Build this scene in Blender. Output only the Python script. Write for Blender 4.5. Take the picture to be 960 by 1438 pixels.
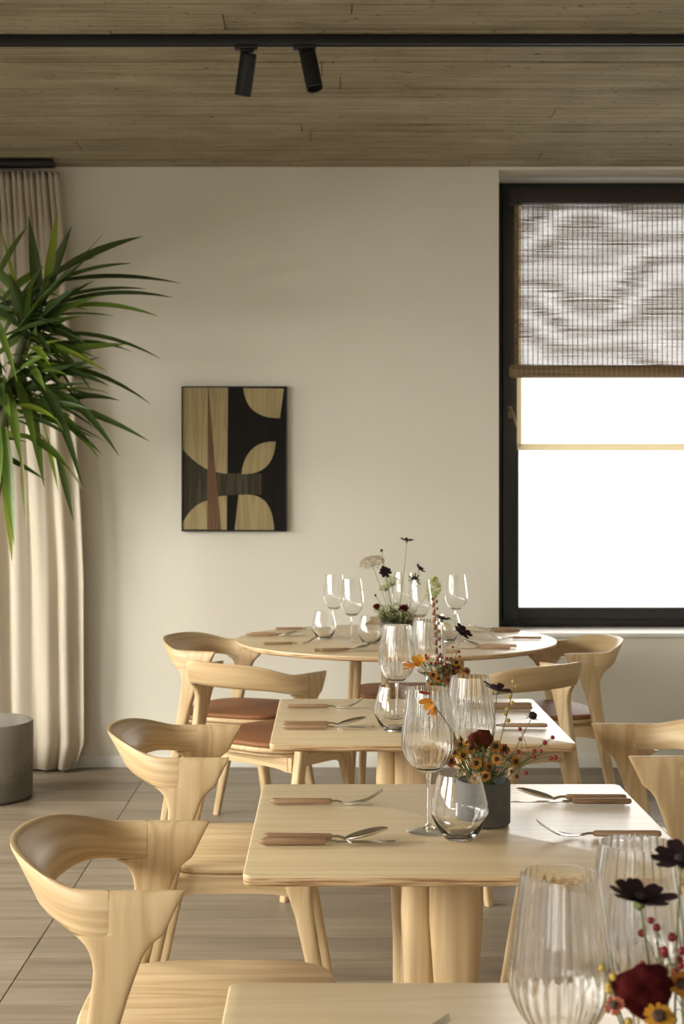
import bpy, bmesh, math, random
from mathutils import Vector, Matrix, noise
random.seed(7)
PI = math.pi
for o in list(bpy.data.objects):
    bpy.data.objects.remove(o)
scn = bpy.context.scene
COL = scn.collection

# ------------------------------------------------------------------ camera, light, exposure
F, CX, CY, CH = 2040.0, 460.0, 690.0, 1.325          # focal length in px, vanishing point, eye height (960x1438 frame)
cam = bpy.data.cameras.new('camera')
cam.sensor_fit = 'VERTICAL'; cam.sensor_height = 36.0; cam.sensor_width = 24.0
cam.lens = F / 1438 * 36.0
cam.shift_x = (480 - CX) / 1438; cam.shift_y = (CY - 719) / 1438
cam.clip_start = 0.05
cam.dof.use_dof = True; cam.dof.focus_distance = 2.7; cam.dof.aperture_fstop = 11
camo = bpy.data.objects.new('camera', cam); COL.objects.link(camo)
camo.location = (0, 0, CH); camo.rotation_euler = (PI / 2, 0, 0)
scn.camera = camo

world = bpy.data.worlds.new('overcast_sky'); scn.world = world; world.use_nodes = True
bg = world.node_tree.nodes['Background']
bg.inputs[0].default_value = (1.0, 0.985, 0.96, 1); bg.inputs[1].default_value = 1.15

def area(name, loc, direction, sx, sy, power, col):
    l = bpy.data.lights.new(name, 'AREA'); l.shape = 'RECTANGLE'; l.size = sx; l.size_y = sy
    l.energy = power; l.color = col
    o = bpy.data.objects.new(name, l); COL.objects.link(o); o.location = loc
    o.rotation_euler = Vector(direction).to_track_quat('-Z', 'Y').to_euler()
    return o
WIN_BAYS = [(-2.6, -0.9), (-0.6, 1.1), (1.4, 3.1), (3.4, 5.1), (5.3, 6.5)]   # glazed bays in the left wall
for b0, b1 in WIN_BAYS:
    area('daylight', (-3.35, (b0 + b1) / 2, 2.4), (1, 0.12, -0.95), b1 - b0, 2.4, (180 if b1 < 6 else 115) * (b1 - b0), (1.0, 0.968, 0.875))
area('daylight', (-1.5, -3.9, 1.7), (0.12, 1, -0.5), 1.3, 2.4, 62, (1.0, 0.968, 0.875))
area('daylight', (2.2, 9.8, 2.1), (-0.1, -1, -0.1), 6.0, 3.2, 300, (1.0, 0.96, 0.90))

scn.view_settings.view_transform = 'Standard'; scn.view_settings.look = 'None'
scn.view_settings.gamma = 1.0; scn.view_settings.use_curve_mapping = False
scn.view_settings.exposure = 0.22

def at(px, py, d):
    """a point the photograph shows at (px, py), standing d metres into the room"""
    return Vector(((px - CX) * d / F, d, CH - (py - CY) * d / F))

# ------------------------------------------------------------------ materials
def mat(name):
    m = bpy.data.materials.new(name); m.use_nodes = True
    nt = m.node_tree
    return m, nt, nt.nodes, nt.links, nt.nodes['Principled BSDF']
def plain(name, col, rough=0.5, metal=0.0, spec=0.5, sss=0, vary=0.0):
    m, nt, N, L, b = mat(name)
    b.inputs['Base Color'].default_value = (*col, 1); b.inputs['Roughness'].default_value = rough
    b.inputs['Metallic'].default_value = metal; b.inputs['Specular IOR Level'].default_value = spec
    n = N.new('ShaderNodeTexNoise'); n.inputs['Scale'].default_value = 60; n.inputs['Detail'].default_value = 3
    tc = N.new('ShaderNodeTexCoord'); L.new(tc.outputs['Object'], n.inputs['Vector'])
    if vary:
        r = N.new('ShaderNodeMapRange'); r.inputs['To Min'].default_value = 1 - vary; r.inputs['To Max'].default_value = 1 + vary
        L.new(n.outputs['Fac'], r.inputs['Value'])
        x = N.new('ShaderNodeVectorMath'); x.operation = 'SCALE'; x.inputs[0].default_value = col
        L.new(r.outputs[0], x.inputs['Scale']); L.new(x.outputs[0], b.inputs['Base Color'])
    return m
def ramp(N, stops):
    r = N.new('ShaderNodeValToRGB'); e = r.color_ramp.elements
    while len(e) < len(stops): e.new(0.5)
    for el, (p, c) in zip(e, stops):
        el.position = p; el.color = (*c, 1)
    return r

def wood(name, axis, light, dark, rough=0.42, scale=1.0, coarse=1.0, coord='Object', spec=0.45):
    m, nt, N, L, b = mat(name)
    tc = N.new('ShaderNodeTexCoord'); oi = N.new('ShaderNodeObjectInfo')
    add = N.new('ShaderNodeVectorMath'); add.operation = 'ADD'
    mul = N.new('ShaderNodeVectorMath'); mul.operation = 'SCALE'; mul.inputs[0].default_value = (7.3, 3.1, 5.7)
    L.new(oi.outputs['Random'], mul.inputs['Scale']); L.new(tc.outputs[coord], add.inputs[0]); L.new(mul.outputs[0], add.inputs[1])
    mp = N.new('ShaderNodeMapping'); s = [9 * scale] * 3; s['xyz'.index(axis)] = 0.75 * scale
    mp.inputs['Scale'].default_value = s; L.new(add.outputs[0], mp.inputs['Vector'])
    n1 = N.new('ShaderNodeTexNoise'); n1.inputs['Scale'].default_value = 1.3 * coarse; n1.inputs['Detail'].default_value = 2; n1.inputs['Distortion'].default_value = 0.6
    L.new(mp.outputs[0], n1.inputs['Vector'])
    # growth rings: sine of the broad noise
    k = N.new('ShaderNodeMath'); k.operation = 'MULTIPLY'; k.inputs[1].default_value = 42; L.new(n1.outputs['Fac'], k.inputs[0])
    sn = N.new('ShaderNodeMath'); sn.operation = 'SINE'; L.new(k.outputs[0], sn.inputs[0])
    mr = N.new('ShaderNodeMapRange'); mr.inputs['From Min'].default_value = -1; L.new(sn.outputs[0], mr.inputs['Value'])
    mp2 = N.new('ShaderNodeMapping'); s2 = [160 * scale] * 3; s2['xyz'.index(axis)] = 5 * scale
    mp2.inputs['Scale'].default_value = s2; L.new(add.outputs[0], mp2.inputs['Vector'])
    n2 = N.new('ShaderNodeTexNoise'); n2.inputs['Scale'].default_value = 1; n2.inputs['Detail'].default_value = 3; L.new(mp2.outputs[0], n2.inputs['Vector'])
    mx = N.new('ShaderNodeMix'); mx.inputs['Factor'].default_value = 0.55
    L.new(mr.outputs[0], mx.inputs[2]); L.new(n2.outputs['Fac'], mx.inputs[3])
    mx2 = N.new('ShaderNodeMix'); mx2.inputs['Factor'].default_value = 0.4
    L.new(mx.outputs[0], mx2.inputs[2]); L.new(n1.outputs['Fac'], mx2.inputs[3])
    r = ramp(N, [(0.25, light), (0.72, dark)]); L.new(mx2.outputs[0], r.inputs['Fac'])
    L.new(r.outputs[0], b.inputs['Base Color'])
    b.inputs['Roughness'].default_value = rough; b.inputs['Specular IOR Level'].default_value = spec
    bp = N.new('ShaderNodeBump'); bp.inputs['Strength'].default_value = 0.06; bp.inputs['Distance'].default_value = 0.002
    L.new(n2.outputs['Fac'], bp.inputs['Height']); L.new(bp.outputs[0], b.inputs['Normal'])
    return m
OAK_L, OAK_D = (0.63, 0.47, 0.275), (0.45, 0.305, 0.155)
WX = wood('oak_grain_x', 'x', OAK_L, OAK_D); WY = wood('oak_grain_y', 'y', OAK_L, OAK_D); WZ = wood('oak_grain_z', 'z', OAK_L, OAK_D)
WUV = wood('oak_grain_bent', 'x', OAK_L, OAK_D, coord='UV')
WTOP = wood('oak_tabletop', 'x', (0.66, 0.52, 0.325), (0.55, 0.415, 0.235), rough=0.36, coarse=0.8)

def plywood():
    m, nt, N, L, b = mat('plywood_edge')
    tc = N.new('ShaderNodeTexCoord')
    n = N.new('ShaderNodeTexNoise'); mp = N.new('ShaderNodeMapping'); mp.inputs['Scale'].default_value = (9, 9, 260)
    L.new(tc.outputs['Object'], mp.inputs['Vector']); L.new(mp.outputs[0], n.inputs['Vector'])
    n.inputs['Scale'].default_value = 1; n.inputs['Detail'].default_value = 2
    r = ramp(N, [(0.40, (0.30, 0.16, 0.075)), (0.5, (0.52, 0.34, 0.18)), (0.58, (0.62, 0.45, 0.26))])
    L.new(n.outputs['Fac'], r.inputs['Fac']); L.new(r.outputs[0], b.inputs['Base Color']); b.inputs['Roughness'].default_value = 0.55
    return m
PLY = plywood()

def plaster():
    m, nt, N, L, b = mat('cream_plaster')
    tc = N.new('ShaderNodeTexCoord'); n = N.new('ShaderNodeTexNoise'); n.inputs['Scale'].default_value = 1.6; n.inputs['Detail'].default_value = 5
    L.new(tc.outputs['Object'], n.inputs['Vector'])
    r = ramp(N, [(0.3, (0.755, 0.72, 0.63)), (0.7, (0.795, 0.765, 0.68))]); L.new(n.outputs['Fac'], r.inputs['Fac']); L.new(r.outputs[0], b.inputs['Base Color'])
    b.inputs['Roughness'].default_value = 0.85; b.inputs['Specular IOR Level'].default_value = 0.2
    n2 = N.new('ShaderNodeTexNoise'); n2.inputs['Scale'].default_value = 90; L.new(tc.outputs['Object'], n2.inputs['Vector'])
    bp = N.new('ShaderNodeBump'); bp.inputs['Strength'].default_value = 0.05; bp.inputs['Distance'].default_value = 0.004
    L.new(n2.outputs['Fac'], bp.inputs['Height']); L.new(bp.outputs[0], b.inputs['Normal'])
    return m
PLASTER = plaster()

def concrete_boards():
    m, nt, N, L, b = mat('board_formed_concrete')
    g = N.new('ShaderNodeNewGeometry'); oi = N.new('ShaderNodeObjectInfo')
    mp = N.new('ShaderNodeMapping'); mp.inputs['Scale'].default_value = (1.7, 56, 10); L.new(g.outputs['Position'], mp.inputs['Vector'])
    n1 = N.new('ShaderNodeTexNoise'); n1.inputs['Scale'].default_value = 1; n1.inputs['Detail'].default_value = 6; n1.inputs['Roughness'].default_value = 0.65
    L.new(mp.outputs[0], n1.inputs['Vector'])
    n2 = N.new('ShaderNodeTexNoise'); n2.inputs['Scale'].default_value = 3.5; n2.inputs['Detail'].default_value = 6; L.new(g.outputs['Position'], n2.inputs['Vector'])
    n3 = N.new('ShaderNodeTexNoise'); n3.inputs['Scale'].default_value = 55; n3.inputs['Detail'].default_value = 2
    mp3 = N.new('ShaderNodeMapping'); mp3.inputs['Scale'].default_value = (0.5, 1, 1); L.new(g.outputs['Position'], mp3.inputs['Vector']); L.new(mp3.outputs[0], n3.inputs['Vector'])
    a = N.new('ShaderNodeMath'); a.operation = 'ADD'; a.operation = 'MULTIPLY_ADD'; a.inputs[1].default_value = 0.38; L.new(n2.outputs['Fac'], a.inputs[0]); L.new(n1.outputs['Fac'], a.inputs[2])
    o = N.new('ShaderNodeMath'); o.operation = 'MULTIPLY_ADD'; o.inputs[1].default_value = 0.10; L.new(oi.outputs['Random'], o.inputs[0]); L.new(a.outputs[0], o.inputs[2])
    h = N.new('ShaderNodeMath'); h.operation = 'MULTIPLY'; h.inputs[1].default_value = 0.7; L.new(o.outputs[0], h.inputs[0])
    r = ramp(N, [(0.34, (0.165, 0.135, 0.083)), (0.52, (0.32, 0.272, 0.178)), (0.70, (0.46, 0.40, 0.285))]); L.new(h.outputs[0], r.inputs['Fac'])
    pit = ramp(N, [(0.27, (0.4, 0.4, 0.4)), (0.35, (1, 1, 1))]); L.new(n3.outputs['Fac'], pit.inputs['Fac'])
    mx = N.new('ShaderNodeMix'); mx.data_type = 'RGBA'; mx.blend_type = 'MULTIPLY'; mx.inputs[0].default_value = 1
    L.new(r.outputs[0], mx.inputs[6]); L.new(pit.outputs[0], mx.inputs[7]); L.new(mx.outputs[2], b.inputs['Base Color'])
    b.inputs['Roughness'].default_value = 0.8; b.inputs['Specular IOR Level'].default_value = 0.3
    bp = N.new('ShaderNodeBump'); bp.inputs['Strength'].default_value = 0.5; bp.inputs['Distance'].default_value = 0.006
    L.new(n1.outputs['Fac'], bp.inputs['Height']); L.new(bp.outputs[0], b.inputs['Normal'])
    return m
CONC = concrete_boards()

def floor_mat():
    m, nt, N, L, b = mat('grey_oak_floor')
    g = N.new('ShaderNodeNewGeometry'); oi = N.new('ShaderNodeObjectInfo')
    sc = N.new('ShaderNodeVectorMath'); sc.operation = 'SCALE'; sc.inputs[0].default_value = (11, 5, 0); L.new(oi.outputs['Random'], sc.inputs['Scale'])
    ad = N.new('ShaderNodeVectorMath'); L.new(g.outputs['Position'], ad.inputs[0]); L.new(sc.outputs[0], ad.inputs[1])
    mp = N.new('ShaderNodeMapping'); mp.inputs['Scale'].default_value = (1.3, 34, 1); L.new(ad.outputs[0], mp.inputs['Vector'])
    n1 = N.new('ShaderNodeTexNoise'); n1.inputs['Scale'].default_value = 1; n1.inputs['Detail'].default_value = 5; n1.inputs['Roughness'].default_value = 0.6; n1.inputs['Distortion'].default_value = 0.4
    L.new(mp.outputs[0], n1.inputs['Vector'])
    mp2 = N.new('ShaderNodeMapping'); mp2.inputs['Scale'].default_value = (1.1, 4, 1); L.new(ad.outputs[0], mp2.inputs['Vector'])
    n2 = N.new('ShaderNodeTexNoise'); n2.inputs['Scale'].default_value = 1.2; n2.inputs['Detail'].default_value = 3; L.new(mp2.outputs[0], n2.inputs['Vector'])
    a = N.new('ShaderNodeMath'); a.operation = 'ADD'; L.new(n1.outputs['Fac'], a.inputs[0]); L.new(n2.outputs['Fac'], a.inputs[1])
    h = N.new('ShaderNodeMath'); h.operation = 'MULTIPLY'; h.inputs[1].default_value = 0.5; L.new(a.outputs[0], h.inputs[0])
    r = ramp(N, [(0.34, (0.12, 0.09, 0.06)), (0.5, (0.195, 0.153, 0.108)), (0.66, (0.27, 0.218, 0.16))]); L.new(h.outputs[0], r.inputs['Fac']); L.new(r.outputs[0], b.inputs['Base Color'])
    b.inputs['Roughness'].default_value = 0.42; b.inputs['Specular IOR Level'].default_value = 0.45
    bp = N.new('ShaderNodeBump'); bp.inputs['Strength'].default_value = 0.12; bp.inputs['Distance'].default_value = 0.003
    L.new(n1.outputs['Fac'], bp.inputs['Height']); L.new(bp.outputs[0], b.inputs['Normal'])
    return m
FLOOR = floor_mat()

def glass_thin(name, base=0.07, edge=0.80):
    m, nt, N, L, b = mat(name); N.remove(b); out = N['Material Output']
    lw = N.new('ShaderNodeLayerWeight'); lw.inputs['Blend'].default_value = 0.5
    p = N.new('ShaderNodeMath'); p.operation = 'POWER'; p.inputs[1].default_value = 3.6; L.new(lw.outputs['Facing'], p.inputs[0])
    f = N.new('ShaderNodeMath'); f.operation = 'MULTIPLY_ADD'; f.inputs[1].default_value = edge; f.inputs[2].default_value = base; f.use_clamp = True; L.new(p.outputs[0], f.inputs[0])
    t = N.new('ShaderNodeBsdfTransparent'); tr = ramp(N, [(0.0, (0.985, 0.985, 0.98)), (0.9, (0.88, 0.885, 0.88))]); L.new(lw.outputs['Facing'], tr.inputs['Fac']); L.new(tr.outputs[0], t.inputs['Color'])
    gl = N.new('ShaderNodeBsdfGlossy'); gl.inputs['Roughness'].default_value = 0.02; gl.inputs['Color'].default_value = (1, 1, 1, 1)
    mx = N.new('ShaderNodeMixShader'); L.new(f.outputs[0], mx.inputs[0]); L.new(t.outputs[0], mx.inputs[1]); L.new(gl.outputs[0], mx.inputs[2])
    L.new(mx.outputs[0], out.inputs['Surface'])
    return m
GLASS = glass_thin('thin_clear_glass'); PANE = glass_thin('window_pane_glass', 0.03, 0.5)
def glass_solid():
    m, nt, N, L, b = mat('solid_clear_glass')
    b.inputs['Transmission Weight'].default_value = 1; b.inputs['Roughness'].default_value = 0.0; b.inputs['IOR'].default_value = 1.48
    b.inputs['Base Color'].default_value = (0.985, 0.985, 0.98, 1)
    return m
GLASSOLID = glass_solid()

def cloth(name, col, transl=0.0, transp=0.0, weave=900):
    m, nt, N, L, b = mat(name); out = N['Material Output']
    b.inputs['Base Color'].default_value = (*col, 1); b.inputs['Roughness'].default_value = 0.9; b.inputs['Specular IOR Level'].default_value = 0.1
    tc = N.new('ShaderNodeTexCoord'); n = N.new('ShaderNodeTexNoise'); n.inputs['Scale'].default_value = weave; L.new(tc.outputs['Object'], n.inputs['Vector'])
    bp = N.new('ShaderNodeBump'); bp.inputs['Strength'].default_value = 0.08; bp.inputs['Distance'].default_value = 0.001; L.new(n.outputs['Fac'], bp.inputs['Height']); L.new(bp.outputs[0], b.inputs['Normal'])
    sh = b.outputs[0]
    if transl:
        t = N.new('ShaderNodeBsdfTranslucent'); t.inputs['Color'].default_value = (*col, 1)
        mx = N.new('ShaderNodeMixShader'); mx.inputs[0].default_value = transl; L.new(sh, mx.inputs[1]); L.new(t.outputs[0], mx.inputs[2]); sh = mx.outputs[0]
    if transp:
        t = N.new('ShaderNodeBsdfTransparent'); mx = N.new('ShaderNodeMixShader'); mx.inputs[0].default_value = transp
        L.new(sh, mx.inputs[1]); L.new(t.outputs[0], mx.inputs[2]); sh = mx.outputs[0]
    L.new(sh, out.inputs['Surface'])
    return m
CURTAIN = cloth('natural_linen', (0.66, 0.585, 0.475), transl=0.12)
SHEER = cloth('white_sheer', (0.9, 0.89, 0.86), transl=0.5, transp=0.72)
HEM = cloth('tan_hem', (0.80, 0.73, 0.56), transl=0.6)
BAMBOO = wood('bamboo_slats', 'x', (0.30, 0.205, 0.11), (0.15, 0.098, 0.05), rough=0.6)
BAMBOO_T = plain('blind_thread', (0.09, 0.065, 0.04), 0.8, vary=0.2)
BLACK = plain('black_metal', (0.006, 0.006, 0.0065), 0.5, vary=0.1)
FRAME = plain('anthracite_frame', (0.018, 0.018, 0.017), 0.5, vary=0.1)
BRONZE = plain('bronze_handle', (0.25, 0.19, 0.12), 0.4, metal=0.8, vary=0.1)
WHITE = plain('white_paint', (0.78, 0.765, 0.72), 0.5, vary=0.03)
LEATHER = plain('cognac_leather', (0.24, 0.10, 0.042), 0.6, spec=0.28, vary=0.18)
STEEL = plain('polished_steel', (0.74, 0.72, 0.68), 0.2, metal=1.0, vary=0.05)
COPPER = wood('walnut_handle', 'x', (0.41, 0.265, 0.16), (0.26, 0.15, 0.082), rough=0.45, scale=3)
POTC = plain('dark_grey_concrete', (0.105, 0.10, 0.098), 0.75, vary=0.2)
DISH = plain('dark_bronze_dish', (0.06, 0.05, 0.04), 0.45, vary=0.2)
SOIL = plain('potting_soil', (0.035, 0.024, 0.016), 0.95, vary=0.5)
TRUNK = plain('grey_brown_bark', (0.07, 0.072, 0.032), 0.9, vary=0.35)
LENS = plain('spot_lens', (0.25, 0.25, 0.24), 0.15, metal=0.8, vary=0.05)

def pot_concrete():
    m, nt, N, L, b = mat('raw_concrete_planter')
    tc = N.new('ShaderNodeTexCoord'); sx = N.new('ShaderNodeSeparateXYZ'); L.new(tc.outputs['Object'], sx.inputs[0])
    n = N.new('ShaderNodeTexNoise'); n.inputs['Scale'].default_value = 6; n.inputs['Detail'].default_value = 5; L.new(tc.outputs['Object'], n.inputs['Vector'])
    # darker cement band cast into the lower third, with an uneven edge
    a = N.new('ShaderNodeMath'); a.operation = 'MULTIPLY_ADD'; a.inputs[1].default_value = 0.28; L.new(n.outputs['Fac'], a.inputs[0]); L.new(sx.outputs['Z'], a.inputs[2])
    r = ramp(N, [(0.26, (0.115, 0.10, 0.08)), (0.29, (0.20, 0.178, 0.142)), (0.5, (0.23, 0.205, 0.168))]); L.new(a.outputs[0], r.inputs['Fac'])
    L.new(r.outputs[0], b.inputs['Base Color']); b.inputs['Roughness'].default_value = 0.75
    return m
PLANTER = pot_concrete()

def leaf_mat(name, c1, c2, transl=0.25, rough=0.4):
    m, nt, N, L, b = mat(name); out = N['Material Output']
    oi = N.new('ShaderNodeObjectInfo'); r = ramp(N, [(0.0, c1), (1.0, c2)]); L.new(oi.outputs['Random'], r.inputs['Fac'])
    tc = N.new('ShaderNodeTexCoord'); n = N.new('ShaderNodeTexNoise'); n.inputs['Scale'].default_value = 14; L.new(tc.outputs['Object'], n.inputs['Vector'])
    mx0 = N.new('ShaderNodeMix'); mx0.data_type = 'RGBA'; mx0.blend_type = 'MULTIPLY'; mx0.inputs[0].default_value = 0.35
    L.new(r.outputs[0], mx0.inputs[6]); L.new(n.outputs['Color'], mx0.inputs[7])
    L.new(mx0.outputs[2], b.inputs['Base Color']); b.inputs['Roughness'].default_value = rough; b.inputs['Specular IOR Level'].default_value = 0.4
    t = N.new('ShaderNodeBsdfTranslucent'); L.new(mx0.outputs[2], t.inputs['Color'])
    mx = N.new('ShaderNodeMixShader'); mx.inputs[0].default_value = transl; L.new(b.outputs[0], mx.inputs[1]); L.new(t.outputs[0], mx.inputs[2]); L.new(mx.outputs[0], out.inputs['Surface'])
    return m
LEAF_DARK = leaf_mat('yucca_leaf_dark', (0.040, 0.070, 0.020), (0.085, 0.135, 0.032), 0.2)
LEAF_LIT = leaf_mat('yucca_leaf_lit', (0.115, 0.19, 0.032), (0.19, 0.29, 0.045), 0.35)  # green of the lit leaves; beside the dark one, light is put into the colour
LEAF_LIME = leaf_mat('yucca_leaf_lime', (0.29, 0.42, 0.045), (0.38, 0.50, 0.06), 0.5)
LEAF_PALE = leaf_mat('yucca_leaf_pale', (0.62, 0.60, 0.30), (0.52, 0.52, 0.25), 0.4)
STEM_G = leaf_mat('flower_stem_green', (0.16, 0.19, 0.06), (0.23, 0.25, 0.10), 0.1)
FOLI = leaf_mat('bouquet_foliage', (0.10, 0.15, 0.04), (0.22, 0.27, 0.09), 0.25)
FOLI_P = leaf_mat('pale_foliage', (0.42, 0.46, 0.24), (0.52, 0.54, 0.32), 0.3)
PETAL_BLK = leaf_mat('black_cosmos_petal', (0.016, 0.005, 0.009), (0.026, 0.007, 0.014), 0.1, 0.6)
PETAL_ORG = leaf_mat('orange_petal', (0.62, 0.22, 0.03), (0.70, 0.30, 0.05), 0.25, 0.5)
PETAL_RST = leaf_mat('rust_petal', (0.34, 0.075, 0.025), (0.46, 0.12, 0.03), 0.2, 0.6)
PETAL_YEL = leaf_mat('amber_petal', (0.66, 0.27, 0.02), (0.70, 0.34, 0.03), 0.3, 0.5)
DARKC = plain('black_disc', (0.012, 0.006, 0.007), 0.9, vary=0.3)
BROWN = plain('seed_disc', (0.05, 0.022, 0.012), 0.8, vary=0.3)
CELOSIA = plain('velvet_dark_red', (0.045, 0.0035, 0.004), 0.95, spec=0.1, vary=0.6)
for _m, _c in ((CELOSIA, (0.6, 0.03, 0.03, 1)),):
    _b = _m.node_tree.nodes['Principled BSDF']; _b.inputs['Sheen Weight'].default_value = 0.12; _b.inputs['Sheen Tint'].default_value = _c; _b.inputs['Sheen Roughness'].default_value = 0.35
CELOSIA_R = plain('velvet_rust', (0.10, 0.022, 0.010), 0.95, spec=0.1, vary=0.6)
BERRY = plain('red_berry', (0.23, 0.012, 0.018), 0.3, vary=0.2)
BEAD = plain('rusty_seed', (0.25, 0.085, 0.042), 0.6, vary=0.4)
YBEAD = plain('ochre_bead', (0.45, 0.30, 0.06), 0.5, vary=0.2)
LACE = plain('blush_lace', (0.46, 0.37, 0.26), 0.8, vary=0.35)
HYDR = plain('pale_green_floret', (0.50, 0.53, 0.24), 0.8, vary=0.25)

# ------------------------------------------------------------------ mesh helpers
def finish(bm, name, material, parent=None, smooth=True, angle=38, mesh=None):
    bmesh.ops.recalc_face_normals(bm, faces=bm.faces)
    me = bpy.data.meshes.new(name); bm.to_mesh(me); bm.free()
    me.materials.append(material)
    if smooth:
        me.polygons.foreach_set('use_smooth', [True] * len(me.polygons))
        me.set_sharp_from_angle(angle=math.radians(angle))
    o = bpy.data.objects.new(name, me); COL.objects.link(o)
    if parent is not None: o.parent = parent
    return o
def tag(o, label=None, cat=None, group=None, kind=None):
    if label: o['label'] = label
    if cat: o['category'] = cat
    if group: o['group'] = group
    if kind: o['kind'] = kind
    return o
def empty(name, loc, rz=0, label=None, cat=None, group=None):
    o = bpy.data.objects.new(name, None); COL.objects.link(o); o.location = loc; o.rotation_euler = (0, 0, rz)
    o.empty_display_size = 0.05
    return tag(o, label, cat, group)
def copy_tree(o, parent=None):
    c = o.copy(); COL.objects.link(c)
    if parent is not None: c.parent = parent
    for ch in list(o.children): copy_tree(ch, c)
    return c
def box(bm, x0, x1, y0, y1, z0, z1):
    v = [bm.verts.new(p) for p in ((x0, y0, z0), (x1, y0, z0), (x1, y1, z0), (x0, y1, z0), (x0, y0, z1), (x1, y0, z1), (x1, y1, z1), (x0, y1, z1))]
    for f in ((0, 3, 2, 1), (4, 5, 6, 7), (0, 1, 5, 4), (1, 2, 6, 5), (2, 3, 7, 6), (3, 0, 4, 7)): bm.faces.new([v[i] for i in f])
def boxes(name, lst, material, parent=None, bevel=0.0):
    bm = bmesh.new()
    for b in lst: box(bm, *b)
    if bevel: bmesh.ops.bevel(bm, geom=bm.edges[:], offset=bevel, segments=2, affect='EDGES', profile=0.5)
    return finish(bm, name, material, parent)
def loft(bm, rings, cap=True, closed=True):
    vs = [[bm.verts.new(p) for p in r] for r in rings]; n = len(rings[0])
    for a, b in zip(vs, vs[1:]):
        for i in range(n if closed else n - 1):
            bm.faces.new((a[i], a[(i + 1) % n], b[(i + 1) % n], b[i]))
    if cap and closed:
        bm.faces.new(vs[0][::-1]); bm.faces.new(vs[-1])
    return vs
def tube(bm, pts, r, n=6, r1=None, cap=True):
    pts = [Vector(p) for p in pts]; rings = []; m = len(pts)
    up = Vector((0, 0, 1)); t0 = (pts[1] - pts[0]).normalized()
    if abs(t0.dot(up)) > 0.9: up = Vector((0, 1, 0))
    u = t0.cross(up).normalized()
    for i, p in enumerate(pts):
        t = (pts[min(i + 1, m - 1)] - pts[max(i - 1, 0)]).normalized()
        u = (u - t * u.dot(t)).normalized(); w = t.cross(u)
        rr = r if r1 is None else r + (r1 - r) * i / (m - 1)
        rings.append([p + u * math.cos(2 * PI * k / n) * rr + w * math.sin(2 * PI * k / n) * rr for k in range(n)])
    loft(bm, rings, cap)
def bez(a, b, c, n=8):
    a, b, c = Vector(a), Vector(b), Vector(c)
    return [a * (1 - t) ** 2 + b * 2 * t * (1 - t) + c * t * t for t in [i / n for i in range(n + 1)]]
def lathe(bm, prof, n=32, ribs=0, amp=0.0, ribz=(0, 0), cap=False, closed_prof=False):
    rings = []
    for r, z in prof:
        ring = []
        for k in range(n):
            a = 2 * PI * k / n; rr = r
            if ribs and ribz[0] < z:
                f = min(1, (z - ribz[0]) / 0.012); rr = r * (1 + amp * f * math.cos(ribs * a))
            ring.append((rr * math.cos(a), rr * math.sin(a), z))
        rings.append(ring)
    return loft(bm, rings, cap)
def blob(bm, c, r, sub=1, sq=(1, 1, 1)):
    res = bmesh.ops.create_icosphere(bm, subdivisions=sub, radius=r)
    for v in res['verts']: v.co = Vector((v.co.x * sq[0], v.co.y * sq[1], v.co.z * sq[2])) + Vector(c)
    return res['verts']
def rrect(hx, hy, rad, n=6):
    pts = []
    for cx, cy, a0 in ((hx - rad, hy - rad, 0), (-hx + rad, hy - rad, 90), (-hx + rad, -hy + rad, 180), (hx - rad, -hy + rad, 270)):
        for i in range(n + 1):
            a = math.radians(a0 + 90 * i / n); pts.append((cx + rad * math.cos(a), cy + rad * math.sin(a)))
    return pts
def slab(bm, outline, levels):
    """outline(inset) -> 2-D points; levels: (inset, z)"""
    loft(bm, [[(x, y, z) for x, y in outline(i)] for i, z in levels])

# ------------------------------------------------------------------ the room
XL, XR, YB, YF, ZC = -2.4, 3.2, 6.985, -3.0, 2.886
JX, SILL, WTOPZ, WX1 = 0.822, 0.645, 2.872, 2.35       # window recess: left jamb, sill, head, right jamb
fl = tag(boxes('floor', [(XL, XR, YF, 1.85, -0.1, 0.0), (XL, XR, 1.85, YB, -0.1, -0.006)], FLOOR), kind='structure')
bm = bmesh.new(); box(bm, -0.5987, 0.5987, -0.0939, 0.0939, -0.006, 0.0)
bmesh.ops.bevel(bm, geom=[e for e in bm.edges if all(v.co.z > -0.001 for v in e.verts)], offset=0.0012, segments=1, affect='EDGES')
pl0 = finish(bm, 'floor_plank', FLOOR, fl); pl_me = pl0.data; first = True
for r in range(28):
    yc = 1.85 + 0.095 + 0.19 * r - 0.002
    if yc + 0.0935 > YB: break
    for c in range(5):
        xc = -1.45 + 1.2 * (c) 
        if c == 4: continue
        o = pl0 if first else pl0.copy()
        if not first: COL.objects.link(o)
        first = False; o.location = (xc, yc, random.uniform(-0.0006, 0.0))
bmx = [(-2.4, -2.052), (2.152, 3.2)]
boxes('floor_plank', [(-2.4, -2.052, 1.86, 6.98, -0.006, -0.0005)], FLOOR, fl); boxes('floor_plank', [(2.752, 3.2, 1.86, 6.98, -0.006, -0.0005)], FLOOR, fl)

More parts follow.
